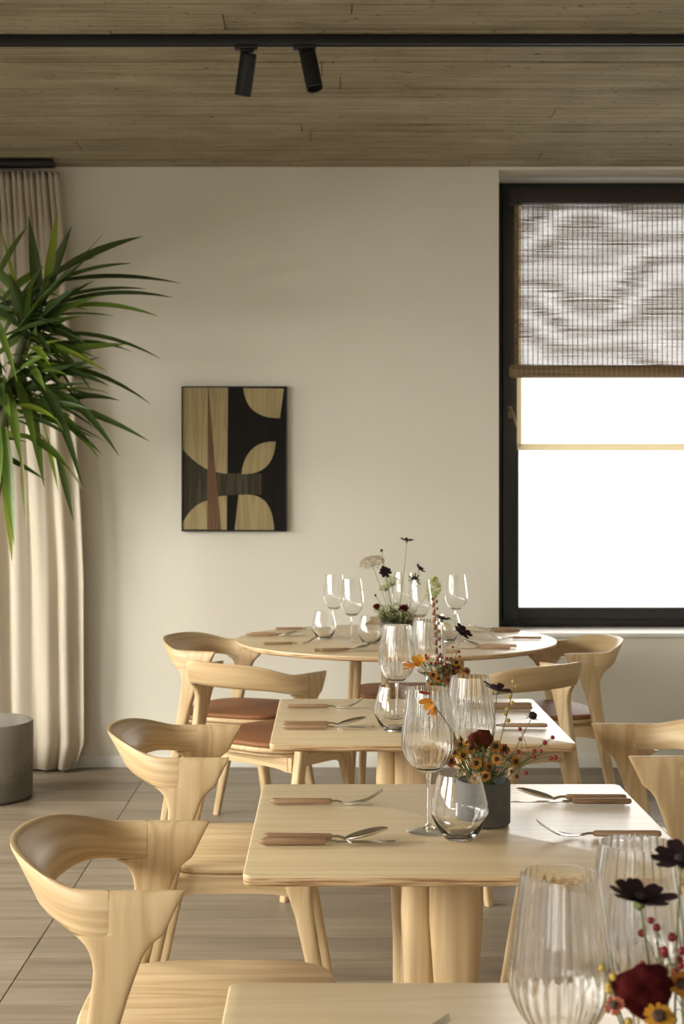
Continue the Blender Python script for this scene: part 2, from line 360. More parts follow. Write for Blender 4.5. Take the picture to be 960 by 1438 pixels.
ce = tag(boxes('ceiling', [(XL, XR, YF, 3.2, ZC, ZC + 0.2), (XL, XR, 3.2, YB + 0.4, ZC + 0.012, ZC + 0.2)], CONC), kind='structure')
y = YB
rr = random.Random(3)
while y > 3.25:
    w = rr.choice([0.10, 0.12, 0.14, 0.165, 0.19])
    y0 = max(3.2, y - w); gp = rr.choice([0.001, 0.002, 0.004, 0.009, 0.013]); cuts = [XL] + sorted(rr.uniform(-2.1, 3.0) for _ in range(1)) + [XR]
    for a, b_ in zip(cuts, cuts[1:]):
        if b_ - a < 0.1: continue
        d = rr.uniform(-0.003, 0.002)
        boxes('concrete_board', [(a + 0.0015, b_ - 0.0015, y0 + gp, y, ZC + d, ZC + 0.014)], CONC, ce, bevel=0.0015)
    y = y0
wb = tag(boxes('wall_back', [(XL, JX, YB, YB + 0.4, 0, ZC), (JX, WX1, YB, YB + 0.4, 0, SILL - 0.02), (JX, WX1, YB, YB + 0.4, WTOPZ, ZC), (WX1, XR, YB, YB + 0.4, 0, ZC)], PLASTER), kind='structure')
lw = [(XL - 0.25, XL, YF, YB + 0.4, 0, 0.30), (XL - 0.25, XL, YF, YB + 0.4, 2.1, ZC)]
edges = [YF] + [e for b in WIN_BAYS for e in b] + [YB + 0.4]
lw += [(XL - 0.25, XL, edges[i], edges[i + 1], 0.30, 2.1) for i in range(0, len(edges), 2)]
tag(boxes('wall_left', lw, PLASTER), kind='structure')
tag(boxes('wall_right', [(XR, XR + 0.2, YF, YB + 0.4, 0, ZC)], PLASTER), kind='structure')
FX0, FX1 = -2.05, -0.95
tag(boxes('wall_front', [(XL, FX0, YF - 0.2, YF, 0, ZC), (FX1, XR, YF - 0.2, YF, 0, ZC), (FX0, FX1, YF - 0.2, YF, 0, 0.3), (FX0, FX1, YF - 0.2, YF, 2.1, ZC)], PLASTER), kind='structure')
w = tag(empty('window_7', ((FX0 + FX1) / 2, YF - 0.1, 0.30)), kind='structure'); h = (FX1 - FX0) / 2
boxes('window_frame', [(-h, -h + 0.06, -0.03, 0.03, 0, 1.8), (h - 0.06, h, -0.03, 0.03, 0, 1.8), (-h + 0.06, h - 0.06, -0.03, 0.03, 0, 0.06), (-h + 0.06, h - 0.06, -0.03, 0.03, 1.74, 1.8)], FRAME, w)
boxes('pane', [(-h + 0.06, h - 0.06, -0.004, 0.004, 0.06, 1.74)], PANE, w)
for i, (b0, b1) in enumerate(WIN_BAYS):
    w = empty('window_%d' % (i + 2), (XL - 0.12, (b0 + b1) / 2, 0.30)); tag(w, kind='structure'); h = (b1 - b0) / 2
    boxes('window_frame', [(-0.03, 0.03, -h, -h + 0.06, 0, 1.8), (-0.03, 0.03, h - 0.06, h, 0, 1.8), (-0.03, 0.03, -h + 0.06, h - 0.06, 0, 0.06), (-0.03, 0.03, -h + 0.06, h - 0.06, 1.74, 1.8)], FRAME, w)
    boxes('pane', [(-0.004, 0.004, -h + 0.06, h - 0.06, 0.06, 1.74)], PANE, w)
tag(boxes('baseboard_back', [(-1.6, JX + 1.6, YB - 0.012, YB, 0.0, 0.055)], WHITE, bevel=0.002), kind='structure')

# back window: anthracite frame, sash, pane, handle
WD = 7.29
win = tag(empty('window_1', (JX, WD, SILL)), kind='structure')
Wd, Hh = WX1 - JX, WTOPZ - SILL
def ringframe(name, x0, x1, z0, z1, t, tb, y0, y1, m, parent, bevel=0.003):
    return boxes(name, [(x0, x0 + t, y0, y1, z0, z1), (x1 - t, x1, y0, y1, z0, z1), (x0 + t, x1 - t, y0, y1, z0, z0 + tb), (x0 + t, x1 - t, y0, y1, z1 - t, z1)], m, parent, bevel)
ringframe('window_frame', 0, Wd, 0, Hh, 0.062, 0.045, 0, 0.08, FRAME, win)
sash = ringframe('window_sash', 0.055, Wd - 0.055, 0.04, Hh - 0.055, 0.078, 0.058, -0.02, 0.06, FRAME, win)
boxes('pane', [(0.13, Wd - 0.13, 0.02, 0.028, 0.09, Hh - 0.13)], PANE, win)
bm = bmesh.new(); hx = at(716, 585, WD).x - JX; hz = at(716, 585, WD).z - SILL
box(bm, hx - 0.014, hx + 0.006, -0.032, -0.02, hz - 0.01, hz + 0.05)
tube(bm, [(hx - 0.004, -0.03, hz + 0.03), (hx - 0.004, -0.062, hz + 0.03), (hx + 0.004, -0.066, hz + 0.018), (hx + 0.024, -0.066, hz - 0.055)], 0.0075, 8)
finish(bm, 'window_handle', BRONZE, win)
tag(boxes('trim_1', [(JX - 0.0, WX1, YB - 0.02, WD + 0.05, SILL - 0.02, SILL)], WHITE, bevel=0.003), kind='structure')

# woven bamboo blind, partly rolled up
BX0, BX1, BD = 0.925 , 2.24, 7.16
zt, zb = at(0, 284, BD).z, at(0, 516, BD).z
bl = empty('bamboo_blind', ((BX0 + BX1) / 2, BD, zt), label='brown woven bamboo blind rolled halfway up over the window', cat='blind')
hw = (BX1 - BX0) / 2
boxes('head_rail', [(-hw - 0.03, hw + 0.03, -0.045, 0.03, -0.012, 0.062)], plain('blind_valance', (0.022, 0.013, 0.009), 0.6, vary=0.2), bl, bevel=0.004)
def slats(name, yy, pitch, th, warp, seed):
    bm = bmesh.new(); n = int((zt - zb) / pitch); rs = random.Random(seed); K = 40
    for i in range(n):
        z = -(i + 0.5) * pitch + rs.uniform(-0.0005, 0.0005); t = th * rs.uniform(0.75, 1.2); rings = []
        ph = rs.uniform(0, 6); sg = rs.uniform(0.0003, 0.0011)
        for k in range(K + 1):
            x = -hw + 2 * hw * k / K
            dz = warp * (math.sin(5.1 * x + 3.3 * z * 2) + 0.7 * math.sin(9.7 * x - 6.0 * z + 1.3)) + sg * math.sin(7 * x + ph)
            rings.append([(x, yy - 0.0012, z + dz - t / 2), (x, yy + 0.0012, z + dz - t / 2), (x, yy + 0.0012, z + dz + t / 2), (x, yy - 0.0012, z + dz + t / 2)])
        loft(bm, rings)
    return tag(finish(bm, name, BAMBOO, bl, smooth=False), kind='stuff')
slats('slat_weave', 0.0, 0.0080, 0.0030, 0.0, 1)
slats('slat_weave', 0.012, 0.0084, 0.0027, 0.0036, 2)
bm = bmesh.new(); x = -hw + 0.012
while x < hw:
    box(bm, x - 0.0016, x + 0.0016, -0.0035, -0.0012, zb - zt, 0); x += 0.0245
tag(finish(bm, 'binding_threads', BAMBOO_T, bl, smooth=False), kind='stuff')
boxes('edge_tape', [(-hw - 0.004, -hw + 0.012, -0.003, 0.014, zb - zt, 0)], BAMBOO, bl)
bm = bmesh.new(); zr = at(0, 521.5, 7.13).z - zt; xl = at(715, 0, 7.13).x - bl.location.x
NS = 44
pr = [(0.0, 0), (0.018, 0), (0.027, 0.003), (0.031, 0.012), (0.031, hw - xl - 0.012), (0.018, hw - xl), (0.0, hw - xl)]
loft(bm, [[(xl + d, -0.032 + (max(r, 0.0005)) * math.cos(2 * PI * k / NS) * (1 + 0.03 * (k % 2)), zr + max(r, 0.0005) * math.sin(2 * PI * k / NS) * (1 + 0.03 * (k % 2))) for k in range(NS)] for r, d in pr])
rollp = finish(bm, 'rolled_bottom', BAMBOO, bl)
bm = bmesh.new(); x = xl + 0.03
while x < hw:
    lath = [(x + dx, -0.032 + 0.0325 * math.cos(2 * PI * k / 20), zr + 0.0325 * math.sin(2 * PI * k / 20)) for dx in (0,) for k in range(21)]
    tube(bm, lath, 0.0011, 4); x += 0.0245
tag(finish(bm, 'roll_threads', plain('roll_thread', (0.42, 0.30, 0.18), 0.8, vary=0.2), rollp), kind='stuff')

# white sheer blind behind it, with tan hems
SD = 7.215
s0, s1 = at(726, 0, SD).x, 2.26; zs0, zs1 = at(0, 627, SD).z, at(0, 284, SD).z
sh = empty('sheer_blind', ((s0 + s1) / 2, SD, zs1), label='white sheer blind with tan hem hanging behind the bamboo blind', cat='blind')
bm = bmesh.new(); hs = (s1 - s0) / 2
loft(bm, [[(-hs + 2 * hs * k / 40, 0.002 * math.sin(k * 0.7) , z) for k in range(41)] for z in (0, -0.4, zs0 - zs1)], closed=False)
finish(bm, 'sheer_cloth', SHEER, sh)
boxes('side_hem', [(-hs - 0.002, -hs + 0.019, -0.004, -0.001, zs0 - zs1, 0)], HEM, sh)
boxes('bottom_hem', [(-hs, hs, -0.006, 0.004, zs0 - zs1 - 0.018, zs0 - zs1 + 0.012)], HEM, sh, bevel=0.002)

# ------------------------------------------------------------------ curtain and its track
ct = empty('curtain', (-1.7, 6.86, 0.0), label='pleated oatmeal linen curtain hanging floor length in the left corner', cat='curtain')
bm = bmesh.new(); NX, NZ = 260, 50; grid = []
ZT = 2.835
for j in range(NZ + 1):
    v = j / NZ; z = 0.012 + (ZT - 0.012) * v ** 0.8; hgt = z / ZT; row = []
    xr = -1.150 - 0.125 * (max(0, (z - 0.9) / 1.95)) ** 1.25
    for i in range(NX + 1):
        u = i / NX
        x = -2.32 + (xr + 2.32) * u - 0.05 * u ** 10 * max(0, 1 - z / 0.13)
        top = max(0, (hgt - 0.80) / 0.2); top = top * top * (3 - 2 * top) if top < 1 else 1
        w1 = 0.75 * math.sin(2 * PI * 9.2 * u + 1.6 * math.sin(7 * u + 0.5 * z) + 0.5 * math.sin(1.3 * z)) + 0.35 * math.sin(2 * PI * 14.7 * u + 0.9 * z)
        w2 = math.sin(2 * PI * 36 * u + 0.5 * math.sin(9 * u + 2 * z))
        w3 = math.sin(2 * PI * 18 * u + 1.3 * z * 0.3)
        dy = (0.023 * w1 * (1 - 0.75 * top) + 0.010 * w3 * hgt + 0.018 * w2 * (0.12 * hgt + 0.88 * top)) 
        pinch = 0.006 * math.sin(2 * PI * 36 * u) if abs(z - 2.62) < 0.04 else 0
        x += 0.006 * math.cos(2 * PI * 9.2 * u + 1.6 * math.sin(7 * u + 0.5 * z)) * (1 - top) * (1 - u ** 8)
        row.append(bm.verts.new((x + 1.7, dy + pinch, z)))
    grid.append(row)
for a, b in zip(grid, grid[1:]):
    for i in range(NX): bm.faces.new((a[i], a[i + 1], b[i + 1], b[i]))
cl = finish(bm, 'curtain_cloth', CURTAIN, ct, angle=180)
sm = cl.modifiers.new('thickness', 'SOLIDIFY'); sm.thickness = 0.003
tr = boxes('curtain_track', [(-2.38, at(76, 0, 6.84).x, 6.80, 6.87, ZC - 0.034, ZC - 0.006)], BLACK, bevel=0.003)
tag(tr, 'short black curtain track under the ceiling above the linen curtain', 'curtain track')

# ------------------------------------------------------------------ ceiling track and spotlights
TY = 4.95
tk = boxes('lighting_track', [(XL + 0.02, XR - 0.02, TY, TY + 0.010, ZC - 0.036, ZC - 0.004), (XL + 0.02, XR - 0.02, TY + 0.028, TY + 0.038, ZC - 0.036, ZC - 0.004), (XL + 0.02, XR - 0.02, TY + 0.010, TY + 0.028, ZC - 0.024, ZC - 0.004)], BLACK, bevel=0.001)
tag(tk, 'long black lighting track running across the board-marked concrete ceiling', 'lighting track')
def spot(pxt, pyt, pxb, pyb, tilt_y, label):
    d = TY + 0.019; top = at(pxt, pyt, d); bot = at(pxb, pyb, d); bot.y += tilt_y
    root = empty('track_spotlight', (top.x, d, ZC - 0.036), label=label, cat='spotlight', group='spotlights on the ceiling track')
    base = Vector((top.x, d, ZC - 0.036)); T = top - base; B = bot - base
    boxes('track_adapter', [(-0.048, 0.03, -0.016, 0.016, -0.014, 0.004), (-0.03, 0.018, -0.012, 0.012, -0.022, -0.014)], BLACK, root, bevel=0.002)
    bm = bmesh.new(); tube(bm, [(T.x * 0, 0, -0.015), T * 0.6, T + (B - T).normalized() * 0.012], 0.0075, 10); finish(bm, 'swivel_arm', BLACK, root)
    ax = (B - T).normalized(); Lh = (B - T).length
    bm = bmesh.new(); R = 0.0285
    prof = [(0.004, 0), (R - 0.003, 0.0), (R, 0.004), (R, 0.02), (R - 0.001, 0.021), (R - 0.001, 0.023), (R, 0.024), (R, Lh), (R - 0.003, Lh), (R - 0.003, Lh - 0.02), (0.004, Lh - 0.022)]
    lathe(bm, prof, 32, cap=True); body = finish(bm, 'lamp_body', BLACK, root)
    body.rotation_euler = ax.to_track_quat('Z', 'Y').to_euler(); body.location = T
    bm = bmesh.new(); lathe(bm, [(0.001, Lh - 0.017), (0.012, Lh - 0.0155), (R - 0.004, Lh - 0.0195)], 24); ln = finish(bm, 'lens', LENS, body)
spot(349, 75, 340, 131, 0.03, 'left black cylinder spotlight tilted to the left on the track')
spot(431, 72, 442, 128, -0.03, 'right black cylinder spotlight tilted to the right on the track')

# ------------------------------------------------------------------ framed abstract wall panel
pc = at(329, 644.5, YB - 0.02); PW, PH = 0.505 / 2, 0.695 / 2
art = empty('wall_art', (pc.x, YB - 0.001, pc.z), label='framed abstract inlaid wood panel in black and straw hanging on the wall', cat='picture')
ringframe('picture_frame', -PW, PW, -PH, PH, 0.006, 0.006, -0.034, -0.001, BLACK, art, 0.001)
VBLK = wood('black_veneer', 'z', (0.014, 0.012, 0.011), (0.009, 0.008, 0.007), 0.6, spec=0.12); VSTR = wood('straw_veneer', 'z', (0.43, 0.345, 0.19), (0.30, 0.23, 0.115), 0.6, scale=2.2, coarse=0.5, spec=0.15)
VBRN = wood('brown_veneer', 'z', (0.19, 0.105, 0.06), (0.13, 0.07, 0.04), 0.6, spec=0.15); VOLV = wood('olive_veneer', 'z', (0.085, 0.07, 0.045), (0.03, 0.025, 0.018), 0.6, spec=0.15)
boxes('backing_panel', [(-PW + 0.006, PW - 0.006, -0.026, -0.002, -PH + 0.006, PH - 0.006)], VBLK, art)
def ap(u, v):      # veneer outline point read off the panel, crop px -> local metres
    return ((u - 478) / 636 * (2 * PW), (632 - v) / 885 * (2 * PH))
def veneer(name, pts, m, dep):
    bm = bmesh.new(); P = [ap(*p) for p in pts]
    loft(bm, [[(x, -0.026, z) for x, z in P], [(x, -0.026 - dep, z) for x, z in P]])
    return finish(bm, name, m, art, smooth=False)
def arc(p0, p1, p2, n=10): return [((1 - t) ** 2 * p0[0] + 2 * t * (1 - t) * p1[0] + t * t * p2[0], (1 - t) ** 2 * p0[1] + 2 * t * (1 - t) * p1[1] + t * t * p2[1]) for t in [i / n for i in range(n + 1)]]
veneer('olive_inlay', [(167, 570)] + arc((167, 575), (300, 720), (440, 720)) + [(640, 722), (640, 850), (440, 852)] + arc((380, 855), (240, 880), (167, 1030)), VOLV, 0.0006)
veneer('straw_inlay', [(167, 197), (318, 197), (318, 695)] + arc((318, 697), (240, 660), (167, 572)), VSTR, 0.0012)
veneer('straw_inlay', [(322, 197), (440, 197), (436, 722)] + arc((436, 722), (400, 720), (362, 710)), VSTR, 0.0012)
veneer('straw_inlay', [(533, 200), (778, 203), (752, 384)] + arc((752, 384), (548, 385), (533, 200)), VSTR, 0.0012)
veneer('straw_inlay', arc((728, 526), (715, 735), (520, 724)) + arc((520, 724), (545, 520), (728, 526))[1:-1], VSTR, 0.0012)
veneer('straw_inlay', arc((162, 1030), (220, 910), (316, 884)) + [(316, 1062), (162, 1062)], VSTR, 0.0012)
veneer('straw_inlay', [(380, 860), (434, 855), (432, 1064), (397, 1064)], VSTR, 0.0012)
veneer('straw_inlay', [(503, 852)] + arc((560, 850), (710, 850), (718, 1066)) + [(480, 1064)], VSTR, 0.0012)
veneer('brown_inlay', [(321, 200), (396, 1064), (314, 1064)], VBRN, 0.0018)

# ------------------------------------------------------------------ potted yucca
PD = 6.3
pot = empty('plant_pot', (-1.505, PD, 0), label='large round raw concrete planter on the floor by the curtain', cat='planter')
bm = bmesh.new(); R = 0.222
lathe(bm, [(0.001, 0.0), (R - 0.012, 0.0), (R, 0.01), (R + 0.002, 0.2), (R + 0.003, 0.325), (R - 0.002, 0.332), (R - 0.02, 0.33), (R - 0.022, 0.2), (0.001, 0.2)], 64, cap=True)
finish(bm, 'pot_shell', PLANTER, pot)
bm = bmesh.new(); lathe(bm, [(0.001, 0.262), (0.12, 0.266), (R - 0.021, 0.255)], 40); finish(bm, 'soil', SOIL, pot)
pt = empty('yucca_plant', (-1.505, PD, 0.26), label='tall yucca plant with long arching green leaves in the concrete planter', cat='plant')
org = Vector(pt.location)
def ppt(px, py, d): return at(px, py, d) - org
bm = bmesh.new(); tube(bm, [(0, 0, -0.03), (0.03, 0.01, 0.5), (0.05, -0.02, 1.0), ppt(-4, 545, 6.27)], 0.036, 10, 0.024); finish(bm, 'trunk', TRUNK, pt)
bm = bmesh.new(); tube(bm, [(0.045, -0.01, 0.9), ppt(10, 560, 6.25), ppt(34, 470, 6.22)], 0.026, 10, 0.018); finish(bm, 'trunk', TRUNK, pt)
bm = bmesh.new(); tube(bm, [(0.02, 0, 0.3), (-0.08, 0.03, 0.8), (-0.16, 0.05, 1.25)], 0.026, 10, 0.02); finish(bm, 'trunk', TRUNK, pt)
def yleaf(base, tip, width, m, arch=0.12, twist=0.0, rs=random):
    base, tip = Vector(base), Vector(tip); d = tip - base; Ln = d.length
    mid = base + d * 0.5 + Vector((0, 0, arch * Ln))
    P = bez(base, mid, tip, 9); bm = bmesh.new(); rows = []
    # leaf blade lies roughly facing up-and-out; side vector is horizontal, twisted about the run
    for i, p in enumerate(P):
        t = i / 9; tan = (P[min(i + 1, 9)] - P[max(i - 1, 0)]).normalized()
        side = tan.cross(Vector((0, 0, 1)))
        if side.length < 0.25: side = tan.cross(Vector((0.3, -1, 0.2)))
        side = Matrix.Rotation(twist + 0.3 * t, 3, tan) @ side.normalized(); nrm = side.cross(tan)
        w = width * (0.45 + 0.55 * min(1, t / 0.35)) * (1 - max(0, (t - 0.4) / 0.6) ** 1.6) * 0.5 + 0.0006
        rows.append([p - side * w + nrm * w * 0.35, p - side * w * 0.5 + nrm * w * 0.10, p, p + side * w * 0.5 + nrm * w * 0.10, p + side * w + nrm * w * 0.35])
    loft(bm, rows, closed=False)
    finish(bm, 'leaf', m, pt, angle=180)
rl = random.Random(11)
D_, M_, Lm, Pa = LEAF_DARK, LEAF_LIT, LEAF_LIME, LEAF_PALE
UP, LO = (40, 455), (8, 560)
LEAVES = [  # base px, tip px, width m, material, arch, twist
 ((62, 420), (81, 293), .050, Lm, .0, .2), ((56, 440), (40, 303), .064, D_, .0, .1), ((50, 450), (101, 317), .066, D_, .03, 1.3), ((-10, 410), (39, 318), .055, M_, .12, 1.0),
 ((26, 430), (-2, 312), .045, Lm, .03, .2), ((55, 415), (148, 325), .025, D_, -.06, .4), ((62, 395), (201, 332), .050, D_, .10, .9), ((50, 412), (184, 370), .045, D_, .10, .6),
 ((60, 400), (254, 398), .048, D_, .10, .5), ((55, 430), (206, 406), .040, D_, .12, .5), ((48, 440), (243, 418), .048, D_, .13, .5), ((60, 440), (222, 444), .046, M_, .13, .5),
 ((60, 455), (134, 417), .055, M_, .05, .8), ((30, 480), (226, 504), .046, D_, .20, .4), ((42, 500), (185, 494), .045, D_, .22, .4), ((38, 500), (180, 483), .058, M_, .02, .7),
 ((30, 520), (211, 567), .052, D_, .22, .4), ((40, 520), (146, 537), .046, D_, .10, .5), ((20, 510), (129, 518), .05, D_, .06, .6), ((30, 545), (146, 560), .035, M_, .10, .3),
 ((35, 560), (210, 620), .050, D_, .10, .5), ((60, 545), (167, 640), .046, D_, .20, .4), ((40, 545), (150, 594), .046, M_, .10, .4), ((50, 570), (139, 644), .050, M_, .22, .4),
 ((45, 570), (127, 630), .05, D_, .12, .4), ((45, 530), (116, 684), .055, D_, .28, .3), ((48, 610), (118, 690), .030, Pa, .15, .2), ((28, 520), (62, 684), .066, M_, .12, .1),
 ((25, 610), (100, 662), .055, M_, .18, .5), ((80, 640), (103, 732), .035, D_, .10, .2), ((30, 640), (37, 746), .022, Pa, .10, .3), ((5, 590), (17, 788), .062, Lm, .06, .2),
 ((6, 600), (20, 765), .062, M_, .10, .5), ((-4, 595), (-8, 735), .075, M_, .06, .1), ((2, 530), (31, 655), .060, M_, .16, .2), ((20, 530), (52, 640), .055, M_, .20, .2),
 ((55, 580), (82, 690), .030, Lm, .16, .3), ((5, 470), (60, 372), .05, D_, .02, .9), ((40, 430), (-30, 360), .05, M_, .10, .8), ((20, 470), (96, 380), .05, D_, .05, .8),
 ((5, 420), (62, 375), .05, M_, .08, .8), ((10, 480), (95, 430), .045, D_, .08, .6), ((0, 475), (105, 445), .05, D_, .06, .6), ((-10, 500), (70, 460), .045, D_, .10, .5),
 ((-15, 400), (45, 500), .04, D_, .20, .5), ((-20, 430), (25, 540), .04, M_, .2, .5), ((45, 440), (120, 365), .055, D_, .02, .9), ((48, 455), (112, 400), .06, D_, .02, 1.0),
 ((50, 460), (100, 425), .07, D_, .0, 1.1), ((10, 510), (60, 545), .045, D_, .15, .4), ((30, 500), (90, 545), .04, M_, .18, .4), ((-5, 470), (-70, 420), .05, M_, .1, .6),
 ((-5, 520), (-90, 560), .05, M_, .15, .5), ((-15, 560), (-70, 680), .055, M_, .2, .3), ((40, 480), (128, 600), .04, D_, .25, .3), ((15, 570), (80, 590), .04, Lm, .12, .4), ((20, 590), (70, 625), .045, M_, .15, .4)]
for (b, t, w, m, ar, tw) in LEAVES:
    d0 = 6.22 + rl.uniform(-0.05, 0.05); dt = d0 + rl.uniform(-0.30, 0.16)
    yleaf(ppt(b[0], b[1], d0), ppt(t[0], t[1], dt), w * 0.86, m, ar, tw)
for k in range(44):                     # inner leaves of the two crowns, facing every way
    c = ppt(*(UP if k % 2 else (4, 548)), 6.23); a = rl.uniform(0, 2 * PI); el = rl.uniform(-0.5, 0.9); Lk = rl.uniform(0.25, 0.46)
    dirv = Vector((math.cos(a) * math.cos(el), math.sin(a) * math.cos(el), math.sin(el)))
    if dirv.y > 0.7: dirv.y *= 0.6
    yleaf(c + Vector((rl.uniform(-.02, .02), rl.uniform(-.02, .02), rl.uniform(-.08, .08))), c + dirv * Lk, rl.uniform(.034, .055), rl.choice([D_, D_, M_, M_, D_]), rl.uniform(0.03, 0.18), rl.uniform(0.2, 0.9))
for k in range(40):                     # slender leaves arching into the room
    c = ppt(rl.uniform(15, 50), rl.uniform(420, 590), 6.22 + rl.uniform(-.05, .05)); a = rl.uniform(-1.1, 0.5); el = rl.uniform(-.75, .55); Lk = rl.uniform(.22, .42)
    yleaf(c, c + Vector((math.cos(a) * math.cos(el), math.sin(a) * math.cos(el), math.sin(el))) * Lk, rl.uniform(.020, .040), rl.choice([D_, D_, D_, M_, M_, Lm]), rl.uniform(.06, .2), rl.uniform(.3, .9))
for k in range(22):                     # third crown, left of the others
    c = Vector((-0.16, 0.05, 1.28)); a = rl.uniform(0, 2 * PI); el = rl.uniform(-0.6, 1.2); Lk = rl.uniform(0.3, 0.5)
    dirv = Vector((math.cos(a) * math.cos(el), math.sin(a) * math.cos(el) * 0.7, math.sin(el)))
    yleaf(c, c + dirv * Lk, rl.uniform(.04, .06), rl.choice([D_, M_, M_, Lm]), rl.uniform(0.03, 0.18), rl.uniform(0.2, 0.9))

# ------------------------------------------------------------------ dining chairs (curved wrap-round back)
def smooth(t): t = max(0.0, min(1.0, t)); return t * t * (3 - 2 * t)
def lerp_tab(tab, z):
    for (z0, *a), (z1, *b) in zip(tab, tab[1:]):
        if (z0 >= z >= z1) or (z0 <= z <= z1):
            f = (z - z0) / (z1 - z0); return [p + (q - p) * f for p, q in zip(a, b)]
    return tab[-1][1:]
SEATZ = 0.475
def chair_backrest():
    bm = bmesh.new(); path = []
    for i in range(3): path.append((-0.112 - 0.008 * i / 2, -0.232, 0))
    for i in range(1, 30):
        a = -90 + 180 * i / 30; path.append((-0.12 - 0.150 * math.cos(math.radians(a)), 0.232 * math.sin(math.radians(a)), math.cos(math.radians(a))))
    for i in range(3): path.append((-0.12 + 0.008 * i / 2, 0.232, 0))
    rings = []; n = len(path); run = []
    for k, (x, y, ca) in enumerate(path):
        x0, y0, _ = path[max(k - 1, 0)]; x1, y1, _ = path[min(k + 1, n - 1)]
        t = Vector((x1 - x0, y1 - y0)).normalized(); nr = Vector((t.y, -t.x))             # outward normal
        if nr.dot(Vector((x + 0.05, y))) < 0: nr = -nr
        back = smooth((-x - 0.155) / 0.115)
        zt_ = 0.724 + 0.036 * back; zb_ = 0.656 + 0.016 * smooth((-x - 0.12) / 0.13); lean = 0.028 * ca ** 1.7
        sh_ = 0.0
        ring = []; arm = smooth((x + 0.205) / 0.05); run.append(sum((Vector(path[q + 1][:2]) - Vector(path[q][:2])).length for q in range(k)))
        for s, hgt, th in ((1, 1.0, 0.0035), (1, 0.93, 0.0075), (1, 0.5, 0.0115), (1, 0.12, 0.0105), (1, 0.0, 0.0055), (-1, 0.0, 0.0055), (-1, 0.12, 0.0105), (-1, 0.5, 0.0115), (-1, 0.93, 0.0075), (-1, 1.0, 0.0035)):
            z = zb_ + (zt_ - zb_) * hgt
            off = lean * (hgt * 2 - 1) + s * (th + (0.0112 - th) * arm * (1 if hgt < 0.6 else 0)) + ca * 0.004 * (hgt - 0.5) ** 2 * 4
            ring.append((x + nr.x * off - sh_ * (1 - hgt), y + nr.y * off, z))
        rings.append(ring)
    loft(bm, rings)
    bm.verts.index_update(); uv = bm.loops.layers.uv.new('grain'); HV = (1.0, .93, .5, .12, 0, -.04, .12, .5, .93, 1.0)
    for f in bm.faces:
        for lp in f.loops:
            i = lp.vert.index; lp[uv].uv = (run[i // 10], HV[i % 10] * 0.08)
    return bm
REAR = [(.7240, .002, -.116, .0034), (.7195, .0005, -.1175, .0075), (.705, -.007, -.118, .0104), (.69, -.0145, -.118, .0117), (.664, -.027, -.118, .0119), (.659, -.030, -.120, .0119), (.6565, -.032, -.168, .0117), (.650, -.041, -.157, .0117), (.642, -.0495, -.148, .0117),
        (.632, -.0570, -.1415, .0118), (.620, -.063, -.1375, .0120), (.605, -.0685, -.1350, .0123), (.57, -.0810, -.1385, .0135), (.52, -.096, -.146, .0155), (.45, -.1125, -.1575, .018), (.3, -.1455, -.1845, .018), (.15, -.1785, -.2115, .0155), (0.0, -.2115, -.2385, .013)]
REAR = [(z, (a + b) / 2, (a - b) / 2, h) for z, a, b, h in REAR]
FRONT = [(0.440, .150, .040, .013), (0.425, .155, .034, .0145), (0.40, .161, .0275, .016), (0.36, .170, .0225, .0165), (0.28, .186, .0195, .0165), (0.15, .211, .016, .0145), (0.0, .238, .0125, .0115)]
def chair_leg(tab, sy, ytop, yfoot):
    bm = bmesh.new(); rings = []; ztop = tab[0][0]
    for z, cx, hx, hy in tab:
        yc = sy * (yfoot + (ytop - yfoot) * z / ztop); ring = []
        for k in range(28):
            a = 2 * PI * k / 28; c, s = math.cos(a), math.sin(a); e = 0.62 - 0.27 * smooth((z - 0.45) / 0.15)
            px_ = cx + hx * math.copysign(abs(c) ** e, c)
            bend = (ytop - ytop * math.sqrt(max(0.0, 1 - ((px_ + 0.12) / 0.15) ** 2))) * smooth((z - 0.59) / 0.06) if px_ < -0.12 else 0.0
            ring.append((px_, yc - sy * bend + hy * math.copysign(abs(s) ** e, s), z))
        rings.append(ring)
    loft(bm, rings); return bm
def seat_outline(inset, grow=0.0):
    pts = []
    for k in range(64):
        a = 2 * PI * k / 64; c, s = math.cos(a), math.sin(a)
        e = 0.42 if c > 0 else 0.72
        x = 0.228 * math.copysign(abs(c) ** e, c) if c > 0 else 0.195 * math.copysign(abs(c) ** e, c)
        y = (0.222 if c > 0 else 0.222) * math.copysign(abs(s) ** (0.42 if c > 0 else 0.62), s)
        L_ = math.hypot(x, y); f = (L_ - inset + grow) / L_; pts.append((0.005 + x * f, y * f))
    return pts
def rail(x0, x1, y0, y1, z0, z1, arch, axis):
    bm = bmesh.new(); rings = []; K = 12
    for k in range(K + 1):
        t = k / K; lift = arch * (1 - (2 * t - 1) ** 4)
        if axis == 'y': y = y0 + (y1 - y0) * t; rings.append([(x0, y, z0 + lift), (x1, y, z0 + lift), (x1, y, z1), (x0, y, z1)])
        else: x = x0 + (x1 - x0) * t; rings.append([(x, y0, z0 + lift), (x, y1, z0 + lift), (x, y1, z1), (x, y0, z1)])
    loft(bm, rings); return bm
